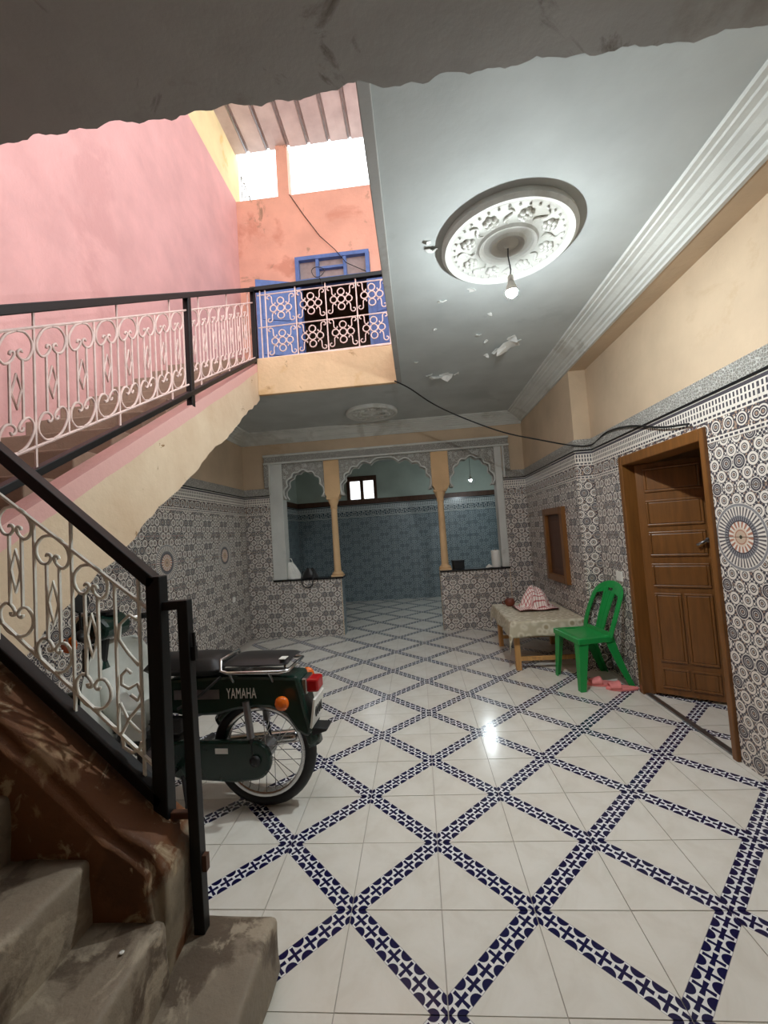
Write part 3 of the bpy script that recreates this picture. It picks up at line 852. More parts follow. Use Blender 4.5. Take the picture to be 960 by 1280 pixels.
# ------------------------------------------------------------------ upper stair flight
f2 = empty('stair_flight', (0, 0, 0))
SL = .64
nos = lambda k: (1.08 + .176 * k - 1.73) / SL
for k in range(1, 14):
    z = 1.08 + .176 * k; y0, y1 = nos(k), min(nos(k + 1) + .03, YL)
    box('step', (XL, y0 - .02, z - .17), (-1.37, y1, z), 'stair_brown', f2, .008)
rr = random.Random(9)
top = [(-.62, 1.63 - .62 * SL + .01), (2.70, 1.63 + 2.70 * SL)]
bot = []
for k in range(60):
    y = 2.70 - (2.70 + .62) * k / 59
    base = .964 + .69 * (y + .163) if y > -.16 else .964 + .55 * (y + .163)
    if y > 2.0: base += .035 * (y - 2.0)
    bot.append((y, base + rr.uniform(-.012, .012) + .012 * math.sin(9 * y)))
MB().prism(top + bot, 'x', -1.37, -1.25).build('stringer', 'stringer', f2)
MB().prism([(-.62, 1.42 - .62 * SL), (2.70, 1.46 + 2.70 * SL)] + [(p[0], p[1] + .02) for p in bot], 'x', XL, -1.37).build('soffit_slab', 'cream_worn', f2)
tag(f2, 'upper stair flight with a worn cream stringer along the pink wall', 'staircase')

# ------------------------------------------------------------------ wrought iron railings
def scrolls(top, mat, parent, fn, w, zb, zt, r=.006):
    """one motif in local (s, z) between zb(s) and zt(s), mapped by fn; top and bottom hearts, two bars and a diamond"""
    def tr(pts): return [fn(p[0], p[1]) for p in pts]
    h = zt - zb; R = w * .44
    LOBE = [(0, -1), (.55, -.84), (.96, -.28), (.98, .30), (.68, .72), (.32, .66), (.10, .36), (.14, .14), (.32, .12), (.36, .28)]
    def heart(zc, fl):
        for sgn in (-1, 1):
            p = smooth([(sgn * a * R, 0, zc + fl * b_ * R) for a, b_ in LOBE], 3)
            MB().tube(tr([(q[0], q[2]) for q in p]), r, 5).build('scroll', mat, parent, smooth=True)
    heart(zt - R * 1.05, -1)
    heart(zb + R * 1.05, 1)
    for sgn in (-1, 1):
        MB().tube(tr([(sgn * w * .17, zb + R * 1.72), (sgn * w * .17, zt - R * 1.72)]), r, 5).build('bar', mat, parent)
    zm = (zb + zt) / 2
    MB().tube(tr([(0, zm - .075), (w * .13, zm), (0, zm + .075), (-w * .13, zm)]), r * .9, 5, True).build('diamond', mat, parent)

def stair_rail(name, P0, P1, fn, posts, ttop, tbot, wtop, wbot, s0, s1, motif_s, w, seps, mat, lb, bw=.05, shear=1.0):
    o = empty(name, fn(s1, tbot(s1)) if False else P0)
    base = Vector(P0)
    loc = lambda s, z: tuple(Vector(fn(s, z)) - base)
    MB().bar(loc(s0, ttop(s0)), loc(s1, ttop(s1)), bw, .04).build('top_rail', 'black', o, bevel=.004)
    MB().bar(loc(s0, tbot(s0)), loc(s1, tbot(s1)), bw, .035).build('bottom_rail', 'black', o, bevel=.004)
    for (ps, pz0, pz1, pw) in posts: MB().bar(loc(ps, pz0), loc(ps, pz1), pw).build('post', 'black', o, bevel=.004)
    MB().tube([loc(s0, wtop(s0)), loc(s1, wtop(s1))], .007, 5).build('upper_bar', mat, o)
    MB().tube([loc(s0, wbot(s0)), loc(s1, wbot(s1))], .007, 5).build('lower_bar', mat, o)
    for ms in motif_s:
        f = lambda ds, z, ms=ms: loc(ms + ds, z + shear * (wtop(ms + ds) - wtop(ms)))
        scrolls(0, mat, o, f, w, wbot(ms), wtop(ms))
    for k, (ss, full) in enumerate(seps):
        MB().tube([loc(ss, tbot(ss) if full else wbot(ss)), loc(ss, ttop(ss) if full else wtop(ss))], .006, 5).build('divider', mat, o)
    o['label'] = lb; o['category'] = 'railing'
    return o
# upper flight: plane x = -1.27
xr2 = -1.27
mot = [-.23 + .175 * k for k in range(9)]
mot2 = [1.40 + .175 * k for k in range(7)]
stair_rail('stair_railing', (xr2, 1.32, 2.46), None, lambda s, z: (xr2, s, z), [(1.32, 2.46, 3.32, .045), (2.70, 3.36, 4.21, .05)],
           lambda y: 2.495 + .628 * y, lambda y: 1.765 + .606 * y, lambda y: 2.405 + .607 * y, lambda y: 1.875 + .575 * y, -.75, 2.72,
           mot + mot2, .175, [(-.145 + .175 * k, k % 3 == 1) for k in range(9)] + [(1.315 + .175 * k, k % 3 == 1) for k in range(1, 8)], 'pink_iron', 'railing with black handrail and pale scrollwork along the upper stair flight')
# lower flight: plane y = -.285
yr1 = -.285
lo = stair_rail('stair_railing', (-.555, yr1, .53), None, lambda s, z: (-s, yr1, z), [(.54, .50, 1.325, .05)],
           lambda s: 1.312 + .883 * (s - .555), lambda s: .617 + .914 * (s - .569), lambda s: 1.25 + .80 * (s - .614), lambda s: .735 + .925 * (s - .606), .54, 1.55,
           [.775, .912, 1.05, 1.19, 1.33], .137, [(.605, True), (.69, False), (.843, True), (.98, False), (1.12, True), (1.26, False), (1.40, True)], 'white_iron', 'railing with black handrail and cream scrollwork on the lower parapet', shear=.35)
# half motif beside the newel post
L = lambda x, z: (x + .555, 0, z - .53)
sc = [(-.605 - .075 * t, 0) for t in (0, 1)]
MB().tube([L(-.612, 1.18), L(-.64, 1.20), L(-.675, 1.17), L(-.68, 1.12), L(-.65, 1.075), L(-.612, 1.03)], .006, 5).build('scroll', 'white_iron', lo, smooth=True)
MB().tube([L(-.64, 1.005), L(-.655, 1.02), L(-.675, 1.0), L(-.675, .97), L(-.65, .955), L(-.62, .97), L(-.608, .94), L(-.62, .915), L(-.645, .935)], .006, 5).build('scroll', 'white_iron', lo, smooth=True)
MB().tube([L(-.608, .905), L(-.65, .86), L(-.68, .81), L(-.675, .765), L(-.645, .745), L(-.62, .755), L(-.612, .78)], .006, 5).build('scroll', 'white_iron', lo, smooth=True)
MB().tube([L(-.683, .91), L(-.655, .85), L(-.615, .81)], .005, 5).build('scroll', 'white_iron', lo, smooth=True)
# extension frame bolted to the newel post
MB().bar(L(-.43, .17), L(-.445, 1.24), .036).build('gate_post', 'black', lo, bevel=.003)
MB().bar(L(-.53, 1.222), L(-.43, 1.226), .03).build('gate_bar', 'black', lo, bevel=.003)
MB().bar(L(-.53, .545), L(-.45, .545), .022).build('gate_bar', 'wood_dark', lo, bevel=.003)
b = MB().bar(L(-.418, 1.04), L(-.418, 1.085), .016); b.bar(L(-.416, 1.08), L(-.417, 1.13), .008); b.build('latch', 'black', lo)
box('hinge', tuple(Vector(L(-.415, .37)) - Vector((.006, .01, 0))), tuple(Vector(L(-.405, .42)) + Vector((.004, .01, 0))), 'wood_dark', lo)

# landing railing, plane y = 2.70
br = empty('balcony_railing', (-.5, YL, ZU))
bl = lambda x, z: (x + .5, 0, z - ZU)
x0, x1 = -1.22, .24
MB().bar(bl(x0 - .03, 4.185), bl(x1, 4.205), .05, .045).build('top_rail', 'black', br, bevel=.004)
MB().bar(bl(x0, 3.395), bl(x1, 3.425), .03, .02).build('bottom_rail', 'pink_iron', br)
for z in (3.76, 4.125): MB().tube([bl(x0, z - .01), bl(x1, z + .015)], .007, 5).build('cross_bar', 'pink_iron', br)
CW = .335; xs = -1.13
def quatre(cx, cz):
    h = .172
    for sgn in (-1, 1):
        for v in (-1, 1):
            q = []
            c1 = (CW / 2 - .038, h - .048)
            for k in range(13):                       # corner curl, from its eye outwards to the inner side
                t = k / 12; a = -.6 * PI + 1.6 * PI * t; rd = .012 + .019 * t
                q.append((c1[0] + rd * math.cos(a), c1[1] + rd * math.sin(a)))
            xl = q[-1][0]; q.append((xl, .085)); q.append((xl - .002, .066))
            c2 = (xl - .026, .064)
            for k in range(9):                        # small curl beside the petal
                t = k / 8; a = -1.15 * PI * t; rd = .024 - .014 * t
                q.append((c2[0] + rd * math.cos(a), c2[1] + rd * math.sin(a) * .9))
            MB().tube([bl(cx + sgn * e[0], cz + v * e[1]) for e in q], .0065, 5).build('scroll', 'pink_iron', br, smooth=True)
    for k in range(4):
        a = PI / 2 * k; c = (cx + .083 * math.cos(a), cz + .083 * math.sin(a))
        MB().tube([bl(c[0] + .037 * math.cos(t), c[1] + .037 * math.sin(t)) for t in [2 * PI * j / 12 for j in range(12)]], .0075, 5, True).build('petal', 'pink_iron', br, smooth=True)
    MB().tube([bl(cx + .04 * math.cos(t), cz + .04 * math.sin(t)) for t in [2 * PI * j / 10 for j in range(10)]], .0075, 5, True).build('ring', 'pink_iron', br, smooth=True)
for i in range(4):
    for j in range(2): quatre(xs + CW * (i + .5), 3.585 + .365 * j + .012 * i)
for i in range(5): MB().tube([bl(xs + CW * i, 3.39), bl(xs + CW * i, 4.18)], .0075, 5).build('divider', 'pink_iron', br)
MB().tube([bl(-1.19, 3.39), bl(-1.19, 4.18)], .0075, 5).build('divider', 'pink_iron', br)
tag(br, 'landing railing of pale quatrefoil scrollwork under a black top rail', 'railing')
# wire coil on the landing rail
wc = empty('wire_coil', (-.52, YL - .03, 4.21))
MB().tube([(.07 * math.cos(t) * (1 + .08 * math.sin(3 * t)), .01 * math.sin(2 * t), .075 + .055 * math.sin(t)) for t in [2 * PI * j / 40 * 2.2 for j in range(41)]], .004, 5).build('coil', 'cable', wc, smooth=True)
MB().tube([(0, 0, .02), (.03, -.01, -.02), (.04, -.012, -.09)], .004, 5).build('tail', 'cable', wc)
tag(wc, 'small coil of dark wire tied to the landing rail', 'wire')
w = MB().tube([(-1.30, YU - .012, 6.9), (-1.1, YU - .012, 6.55), (-.85, YU - .02, 6.15), (-.62, YU - .07, 5.87), (-.45, YU - .09, 5.62), (-.15, YU - .10, 5.44)], .006, 5).build('hanging_wire', 'cable')
tag(w, 'thin dark wire running down the salmon wall to the blue door', 'wire')
# cable across the room
pp = [(.225, 2.60, 2.985), (.38, 2.72, 2.93), (.62, 2.9, 2.80), (.95, 3.0, 2.64), (1.35, 2.9, 2.42), (1.70, 2.68, 2.25), (1.90, 2.47, 2.14), (2.06, 2.44, 2.13), (2.055, 2.1, 2.17), (2.05, 1.7, 2.12), (2.045, 1.3, 2.01), (2.045, 1.02, 1.96)]
tag(MB().tube(smooth(pp), .007, 6).build('electric_cable', 'cable', smooth=True), 'black cable sagging from the stair well to the door frame', 'cable')

# ------------------------------------------------------------------ doorway and door leaf
d1 = struct(empty('door_1', (XR, (DY0 + DY1) / 2, 0)), 'brown wooden doorway with one panelled leaf standing open')
lc = lambda x, y, z: (x - XR, y - (DY0 + DY1) / 2, z)
def dbox(nm, a, b_, bev=.006): return box(nm, lc(*a), lc(*b_), 'wood', d1, bev)
dbox('jamb', (XR - .03, DY1 - .055, 0), (XR + .17, DY1, DZ))
dbox('jamb', (XR - .03, DY0, 0), (XR + .17, DY0 + .04, DZ))
dbox('head', (XR - .03, DY0 + .04, DZ - .075), (XR + .17, DY1 - .055, DZ))
dbox('stop', (XR + .12, DY1 - .075, 0), (XR + .16, DY1 - .055, DZ - .075))
box('threshold', lc(XR - .01, DY0, -.004), lc(XR + .03, DY1, .012), 'steel', d1)
leafw, leafh = .47, DZ - .10
lf = MB().box((0, -.018, 0), (leafw, .018, leafh)).build('door_leaf', 'wood', d1, bevel=.003)
lf.location = lc(XR + .07, DY1 - .06, .02); lf.rotation_euler = (0, 0, math.radians(-33))
def lpan(a, c, z0, z1):
    box('panel', (a, -.027, z0), (c, -.014, z1), 'wood', lf, .010)
    b = MB(); t = .018
    b.box((a - t, -.03, z0 - t), (c + t, -.016, z0)).box((a - t, -.03, z1), (c + t, -.016, z1 + t)).box((a - t, -.0295, z0), (a, -.016, z1)).box((c, -.0295, z0), (c + t, -.016, z1))
    b.build('panel_moulding', 'wood', lf, bevel=.005)
for z0, z1 in ((1.60, 1.76), (1.33, 1.50), (1.09, 1.25), (.85, 1.0)): lpan(.07, leafw - .07, z0, z1)
for a, c in ((.07, .21), (.26, leafw - .07)):
    lpan(a, c, .27, .77); lpan(a, c, .07, .19)
b = MB(); b.lathe([(.018, -.045), (.018, -.02)], (leafw - .045, 0, 1.19), 12, 'y'); b.tube([(leafw - .045, -.045, 1.19), (leafw - .05, -.06, 1.19), (leafw - .08, -.062, 1.175), (leafw - .115, -.06, 1.155)], .010, 8)
b.build('handle', 'steel', lf, smooth=True)['label'] = 'small dark metal lever handle'
# hatch
d2 = struct(empty('door_2', (XP, (HY0 + HY1) / 2, HZ0)), 'small brown wooden hatch set in the tiled wall')
hy = (HY1 - HY0) / 2; hz = HZ1 - HZ0
b = MB(); b.box((-.05, -hy, 0), (.05, -hy + .085, hz)).box((-.05, hy - .085, 0), (.05, hy, hz)).box((-.05, -hy + .085, 0), (.05, hy - .085, .075)).box((-.05, -hy + .085, hz - .075), (.05, hy - .085, hz)); b.build('frame', 'wood', d2, bevel=.006)
box('panel', (-.012, -hy + .08, .07), (.03, hy - .08, hz - .07), 'wood_dark', d2)
box('panel_field', (-.018, -hy + .16, .15), (.005, hy - .16, hz - .15), 'wood_dark', d2, .006)

# ------------------------------------------------------------------ moped
mp_ = empty('moped', (-.56, .63, 0), PI + math.radians(-3))
tag(mp_, 'dark green moped with black seat and pale leg shield parked under the stair', 'moped')
def part(b, nm, mat, par=mp_, **k): return b.build(nm, mat, par, **k)
def wheel(nm, X0, par):
    t = part(MB().tube([(X0 + .258 * math.cos(a), 0, .29 + .258 * math.sin(a)) for a in [2 * PI * j / 48 for j in range(48)]], .033, 10, True), nm, 'bike_black', par, smooth=True)
    b = MB()
    n = 48; prof = [(.214, -.022), (.222, -.026), (.236, -.026), (.236, .026), (.222, .026), (.214, .022)]
    b.lathe([(r, h) for r, h in prof] + [prof[0]], (X0, 0, .29), n, 'y', cap=False); part(b, 'rim', 'chrome', t, auto=40)
    b = MB(); b.lathe([(.02, -.07), (.05, -.055), (.052, .055), (.02, .07)], (X0, 0, .29), 20, 'y'); part(b, 'hub', 'steel', t, auto=40)
    for k in range(28):
        a = 2 * PI * k / 28; s_ = 1 if k % 2 else -1; a2 = a + (.55 if (k // 2) % 2 else -.55)
        part(MB().tube([(X0 + .05 * math.cos(a2), s_ * .045, .29 + .05 * math.sin(a2)), (X0 + .218 * math.cos(a), s_ * .004, .29 + .218 * math.sin(a))], .0021, 4), 'spoke', 'chrome', t)
    return t
wheel('rear_wheel', 0, mp_)
wheel('front_wheel', 1.15, mp_)
def fender(X0, R, a0, a1, w, nm, mat, dep=.05):
    def fn(u, v):
        a = math.radians(a0 + (a1 - a0) * u); q = (v - .5) * 2; rr_ = R - dep * abs(q) ** 3
        return (X0 + rr_ * math.cos(a), q * w, .29 + rr_ * math.sin(a))
    return part(MB().grid(fn, 24, 8), nm, mat, smooth=True, solid=.004)
fender(0, .325, 35, 172, .065, 'rear_fender', 'bike_green')
fender(1.15, .32, 25, 165, .06, 'front_fender', 'bike_green')
# tail: side covers and rear cowl (side outline extruded, narrowing backwards)
def shell(outline, y0, nm, mat, bev=.02): return part(MB().prism(outline, 'y', -y0, y0), nm, mat, bevel=bev)
shell([(-.235, .70), (.10, .715), (.50, .70), (.60, .63), (.56, .54), (.40, .50), (.22, .505), (.12, .53), (.02, .545), (-.08, .54), (-.16, .50), (-.215, .42), (-.275, .385), (-.30, .42), (-.275, .52), (-.255, .62)], .085, 'rear_body', 'bike_green', .018)
part(MB().prism([(-.27, .375), (-.365, .405), (-.375, .42), (-.29, .425), (-.26, .40)], 'y', -.05, .05), 'mud_flap', 'bike_black', bevel=.006)
pl = part(MB().prism([(-.315, .585), (-.325, .58), (-.300, .435), (-.290, .44)], 'y', -.085, .085), 'number_plate', 'white')
for k in range(4):
    part(MB().box((-.002, -.05 + .03 * k, .485), (.002, -.035 + .03 * k, .535)), 'plate_mark', 'card', pl).location = (-.316 + .0, 0, 0)
tl = part(MB().box((-.335, -.05, .605), (-.27, .05, .675)), 'tail_light', 'red_lens', bevel=.012)
part(MB().box((-.275, -.055, .60), (-.245, .055, .68)), 'tail_light_base', 'chrome', tl, bevel=.006)
for sy in (1, -1):
    part(MB().lathe([(.008, .08), (.012, .115), (.033, .12), (.038, .135), (.03, .15), (.01, .155)] if sy > 0 else [(.008, -.08), (.012, -.115), (.033, -.12), (.038, -.135), (.03, -.15), (.01, -.155)], (-.165 if sy > 0 else -.22, 0, .585 if sy > 0 else .645), 16, 'y'), 'turn_signal', 'orange_lens', smooth=True)
# rack and pad
def padgrid(x0, x1, w, z, h, nm, mat, crown=.02, taper=0):
    def top(u, v, s_):
        e = (1 - abs(2 * u - 1) ** 6) * (1 - abs(2 * v - 1) ** 6)
        return (x0 + (x1 - x0) * u, (v - .5) * 2 * (w - taper * u), z + s_ * h * .5 * e ** .5 + crown * math.sin(PI * v))
    b = MB(); b.grid(lambda u, v: top(u, v, 1), 14, 10); b.grid(lambda u, v: top(u, v, -1), 14, 10)
    return part(b, nm, mat, smooth=True)
padgrid(-.20, .16, .115, .775, .04, 'rack_pad', 'vinyl', .012)
ring = [(-.20, -.12, .745), (-.20, .12, .745), (-.16, .135, .745), (.12, .135, .745), (.165, .12, .75), (.175, .10, .80), (.175, -.10, .80), (.165, -.12, .75), (.12, -.135, .745), (-.16, -.135, .745)]
part(MB().tube(ring, .0095, 8, True), 'rack_tube', 'chrome', smooth=True)
for x in (-.1, .12):
    for s_ in (-1, 1): part(MB().tube([(x, s_ * .13, .745), (x, s_ * .08, .68)], .007, 6), 'rack_stay', 'chrome')
part(MB().box((-.185, .06, .80), (-.15, .11, .803)), 'pad_sticker', 'white')
padgrid(.17, .64, .125, .755, .10, 'seat', 'vinyl', .02, .035)
part(MB().tube([(.17, .12, .72), (.30, .125, .62), (.42, .12, .56)], .008, 6), 'side_tube', 'bike_black', smooth=True)
part(MB().box((.2, .086, .595), (.46, .09, .645)), 'side_stripe', 'steel')
# lettering
cu = bpy.data.curves.new('lettering', 'FONT'); cu.body = 'YAMAHA'; cu.size = .078; cu.extrude = .0012; cu.space_character = 1.06
to = bpy.data.objects.new('tmp_text', cu); COL.objects.link(to)
dg = bpy.context.evaluated_depsgraph_get(); me = bpy.data.meshes.new_from_object(to.evaluated_get(dg)); bpy.data.objects.remove(to)
me.name = 'lettering'
lt = put('lettering', me, 'white', mp_); lt.rotation_euler = (PI / 2, 0, PI); lt.location = (.158, .0885, .597); lt['label'] = 'white maker lettering on the green side panel'
for v in me.vertices: v.co.x *= .50
# suspension, chain case, exhaust, engine, frame
for s_ in (1, -1):
    sh = part(MB().tube([(.045, s_ * .10, .585), (.025, s_ * .105, .40)], .019, 10), 'shock_absorber', 'steel')
    part(MB().tube([(.025, s_ * .105, .42), (.012, s_ * .105, .30)], .011, 8), 'shock_rod', 'bike_black', sh)
cs = [(.02 + .10 * math.cos(a), .285 + .10 * math.sin(a)) for a in [PI / 2 + PI * k / 12 for k in range(13)]] + [(.12, .175), (.42, .19), (.55, .22), (.58, .30), (.55, .37), (.42, .385), (.12, .385)]
cc = part(MB().prism(cs, 'y', .075, .115), 'chain_case', 'bike_green', bevel=.012)
part(MB().box((.15, .114, .325), (.22, .118, .352)), 'sticker', 'white', cc)
part(MB().lathe([(.025, .11), (.03, .125), (.012, .13)], (.0, 0, .29), 12, 'y'), 'axle_nut', 'bike_black', cc, smooth=True)
part(MB().tube([(-.15, -.14, .295), (-.12, -.14, .295), (.3, -.14, .26), (.42, -.13, .25), (.5, -.1, .22)], [.03, .036, .036, .022, .016], 12), 'exhaust', 'chrome', smooth=True)
part(MB().tube([(.0, .06, .29), (.28, .06, .31), (.5, .05, .33)], .02, 8), 'swing_arm', 'bike_black', smooth=True)
en = part(MB().box((.44, -.10, .20), (.70, .10, .40)), 'engine', 'bike_black', bevel=.03)
part(MB().lathe([(.075, .095), (.08, .11), (.07, .13), (.02, .135)], (.55, 0, .29), 18, 'y'), 'engine_cover', 'steel', en, auto=40)
b = MB(); b.tube([(.70, 0, .33), (.90, 0, .37)], .05, 10)
for k in range(5): b.lathe([(.075, .72 + .035 * k), (.075, .735 + .035 * k)], (0, 0, .335 + .007 * k), 14, 'x')
part(b, 'cylinder_fins', 'steel', en)
part(MB().tube([(.30, 0, .62), (.50, 0, .58), (.66, 0, .48), (.80, 0, .46), (.92, 0, .56), (.985, 0, .80)], [.05, .07, .06, .055, .055, .04], 10), 'frame', 'bike_green', smooth=True)
part(MB().tube([(.60, 0, .53), (.68, 0, .49), (.80, 0, .47), (.90, 0, .56), (.955, 0, .74)], [.066, .075, .075, .075, .06], 12), 'tunnel_cover', 'shield', smooth=True)
part(MB().tube([(.45, -.22, .24), (.45, .22, .24)], .012, 8), 'foot_bar', 'bike_black')
for s_ in (-1, 1): part(MB().tube([(.45, s_ * .15, .245), (.45, s_ * .25, .245)], .02, 8), 'foot_peg', 'bike_black')
part(MB().tube([(.42, .10, .22), (.36, .16, .10), (.35, .18, .008)], .011, 6), 'side_stand', 'bike_black')
part(MB().tube([(.66, .11, .22), (.80, .14, .20), (.86, .17, .22)], .009, 6), 'gear_pedal', 'bike_black')
part(MB().box((.42, .05, .42), (.60, .11, .50)), 'battery_cover', 'bike_black', bevel=.01)
# leg shield : curved pale sheet, seen from the rider's side
def lsh(u, v):
    w_ = .14 + .15 * math.sin(PI * min(1, (1 - v) * 1.05)) ** .7
    y = (u - .5) * 2 * w_; z = .30 + .60 * v
    return (.90 + .06 * v - .10 * (abs(u - .5) * 2) ** 2 - .22 * max(0, .35 - v), y, z)
part(MB().grid(lsh, 16, 16), 'leg_shield', 'shield', smooth=True, solid=.006)
def lsh2(s_):
    def f(u, v):
        return (.72 - .06 * u + .16 * v, s_ * (.10 + .12 * u), .31 + .08 * v * 0 + .02 * u + .10 * v * (1 - u))
    return f
for s_ in (-1, 1): part(MB().grid(lsh2(s_), 6, 6), 'foot_board', 'shield', smooth=True, solid=.006)
part(MB().box((.60, .12, .40), (.74, .15, .56)), 'side_cover', 'shield', bevel=.02)
# fork, handlebars, headlight
for s_ in (-1, 1):
    part(MB().tube([(1.0, s_ * .07, .72), (1.13, s_ * .075, .30)], .018, 8), 'fork_leg', 'bike_green')
part(MB().tube([(.985, 0, .68), (.94, 0, .98)], .03, 10), 'steering_column', 'bike_black')
hb = part(MB().prism([(.86, .93), (.84, 1.0), (.90, 1.06), (1.02, 1.06), (1.07, 1.0), (1.05, .93), (.98, .90)], 'y', -.10, .10), 'handlebar_cowl', 'bike_green', bevel=.025)
part(MB().lathe([(.085, 1.04), (.09, 1.06), (.08, 1.085), (.01, 1.095)], (0, 0, .985), 20, 'x'), 'headlight', 'chrome', hb, auto=40)
part(MB().lathe([(.05, .0), (.052, .02), (.01, .024)], (.91, 0, 1.055), 16, 'z'), 'speedometer', 'card', hb)
for s_ in (-1, 1):
    part(MB().tube([(.95, s_ * .09, .99), (.91, s_ * .20, 1.0), (.87, s_ * .24, 1.0)], .012, 8), 'handlebar', 'chrome', smooth=True)
    part(MB().tube([(.885, s_ * .225, 1.0), (.80, s_ * .31, .99)], .018, 8), 'grip', 'bike_black', smooth=True)
    part(MB().tube([(.95, s_ * .20, .995), (.92, s_ * .27, .985), (.85, s_ * .34, .975)], .006, 6), 'lever', 'steel', smooth=True)
part(MB().tube([(.90, .20, 1.0), (.88, .23, 1.10), (.87, .235, 1.13)], .006, 6), 'mirror_stem', 'bike_black')
part(MB().lathe([(.01, -.012), (.05, -.008), (.055, .0), (.05, .008)], (.87, .235, 1.16), 16, 'x'), 'mirror', 'bike_black', auto=40)
part(MB().box((.98, -.06, .62), (1.05, .06, .88)), 'front_panel', 'bike_green', bevel=.02)
part(MB().lathe([(.02, .12), (.045, .14), (.04, .16)], (1.03, 0, .92), 12, 'y'), 'turn_signal', 'orange_lens', smooth=True)

# ------------------------------------------------------------------ table, cloth, things on it
TX0, TX1, TY0, TY1, TH = 1.19, 1.89, 2.53, 3.52, .475
tb = empty('low_table', ((TX0 + TX1) / 2, (TY0 + TY1) / 2, 0))
hx, hy = (TX1 - TX0) / 2, (TY1 - TY0) / 2
box('top', (-hx, -hy, TH - .025), (hx, hy, TH), 'wood_pale', tb, .004)
for sx_ in (-1, 1):
    for sy in (-1, 1): box('leg', (sx_ * (hx - .055) - .025, sy * (hy - .07) - .025, 0), (sx_ * (hx - .055) + .025, sy * (hy - .07) + .025, TH - .02), 'wood_pale', tb, .004)
for sy in (-1, 1):
    box('stretcher', (-hx + .05, sy * (hy - .07) - .012, .085), (hx - .05, sy * (hy - .07) + .012, .125), 'wood_pale', tb, .003)
    box('apron', (-hx + .05, sy * (hy - .07) - .01, TH - .10), (hx - .05, sy * (hy - .07) + .01, TH - .02), 'wood_dark', tb)
for sx_ in (-1, 1): box('apron', (sx_ * (hx - .055) - .01, -hy + .05, TH - .10), (sx_ * (hx - .055) + .01, hy - .05, TH - .02), 'wood_dark', tb)
tag(tb, 'low pine table with crossbars under a printed cloth', 'table')
def cloth_pt(u, v):
    # parameter square -> draped cloth
    ov = .15
    X_ = (u - .5) * (2 * hx + 2 * ov); Y_ = (v - .5) * (2 * hy + 2 * ov)
    ex_, ey = max(0, abs(X_) - hx - .004), max(0, abs(Y_) - hy - .004)
    drop = ex_ + ey if not (ex_ and ey) else math.hypot(ex_, ey) * 1.5
    s_x, s_y = math.copysign(1, X_), math.copysign(1, Y_)
    out = .012 + .010 * math.sin(14 * (X_ if ey else Y_)) if drop else 0
    x = max(-hx - .004, min(hx + .004, X_)) + s_x * (out if ex_ else 0) * min(1, drop * 8) + (s_x * ex_ * .16 if ex_ and ey else 0)
    y = max(-hy - .004, min(hy + .004, Y_)) + s_y * (out if ey else 0) * min(1, drop * 8) + (s_y * ey * .16 if ex_ and ey else 0)
    if s_x > 0: x = min(x, hx + .022)
    return (x, y, TH + .004 - drop + .0015 * math.sin(17 * X_) * math.sin(13 * Y_))
o = MB().grid(cloth_pt, 60, 72).build('tablecloth', 'tablecloth', smooth=True, solid=.003); o.location = tb.location
tag(o, 'cream printed cloth draped over the low table', 'tablecloth')
ZTB = TH + .007
tr_ = empty('serving_tray', (1.58, 3.12, ZTB), math.radians(6))
box('base', (-.20, -.14, 0), (.20, .14, .008), 'tray', tr_, .003)
b = MB(); b.bar((-.20, -.14, .012), (.20, -.14, .012), .012, .016).bar((-.20, .14, .012), (.20, .14, .012), .012, .016).bar((-.20, -.14, .012), (-.20, .14, .012), .012, .016).bar((.20, -.14, .012), (.20, .14, .012), .012, .016); b.build('rim', 'tray', tr_)
tag(tr_, 'thin dark tray on the printed tablecloth', 'tray')
b = MB(); b.uv = []
def tow(u, v):
    x, y = (u - .5) * .46, (v - .5) * .40
    d = math.hypot(x / .19 + .12 * math.sin(9 * y), y / .155 + .1 * math.sin(8 * x)); a = math.atan2(y, x)
    h = (.20 * max(0, 1 - (d * 1.02) ** 2.6) ** .75 + .03 * math.sin(6 * a) * max(0, 1 - d) + .02 * max(0, 1 - abs(x + .03) / .05)) * (1 if d < .98 else 0)
    f = .022 * math.sin(5 * a + 1) * min(1, d) * (1 if h > .01 else .3)
    return (x * (.80 + .12 * (h < .02)) + f, y * .80 + f * .5, .012 + h + .006 * math.sin(30 * x + 4) * math.sin(26 * y) * min(1, h * 20) + .006 * (1 + math.sin(22 * x + 11 * y)) * (h < .02))
b.grid(tow, 44, 40)
b.uv = [((i % 45) / 44 * .46, (i // 45) / 40 * .40) for i in range(len(b.v))]
o = b.build('dish_towel', 'towel', smooth=True, solid=.003); o.location = (1.58, 3.10, ZTB + .006)
tag(o, 'red and white checked cloth covering a dish on the tray', 'towel')
cp = empty('clay_pot', (1.36, 3.34, ZTB))
MB().lathe([(.035, 0), (.05, .015), (.058, .045), (.05, .075), (.044, .085), (.038, .085), (.04, .07), (.045, .04), (.02, .015)], n=20).build('body', 'clay', cp, smooth=True)
MB().tube([(-.055, 0, .06), (-.085, 0, .055), (-.08, 0, .03), (-.056, 0, .025)], .007, 6).build('handle', 'clay', cp, smooth=True)
tag(cp, 'small brown clay cup at the back corner of the table', 'cup')

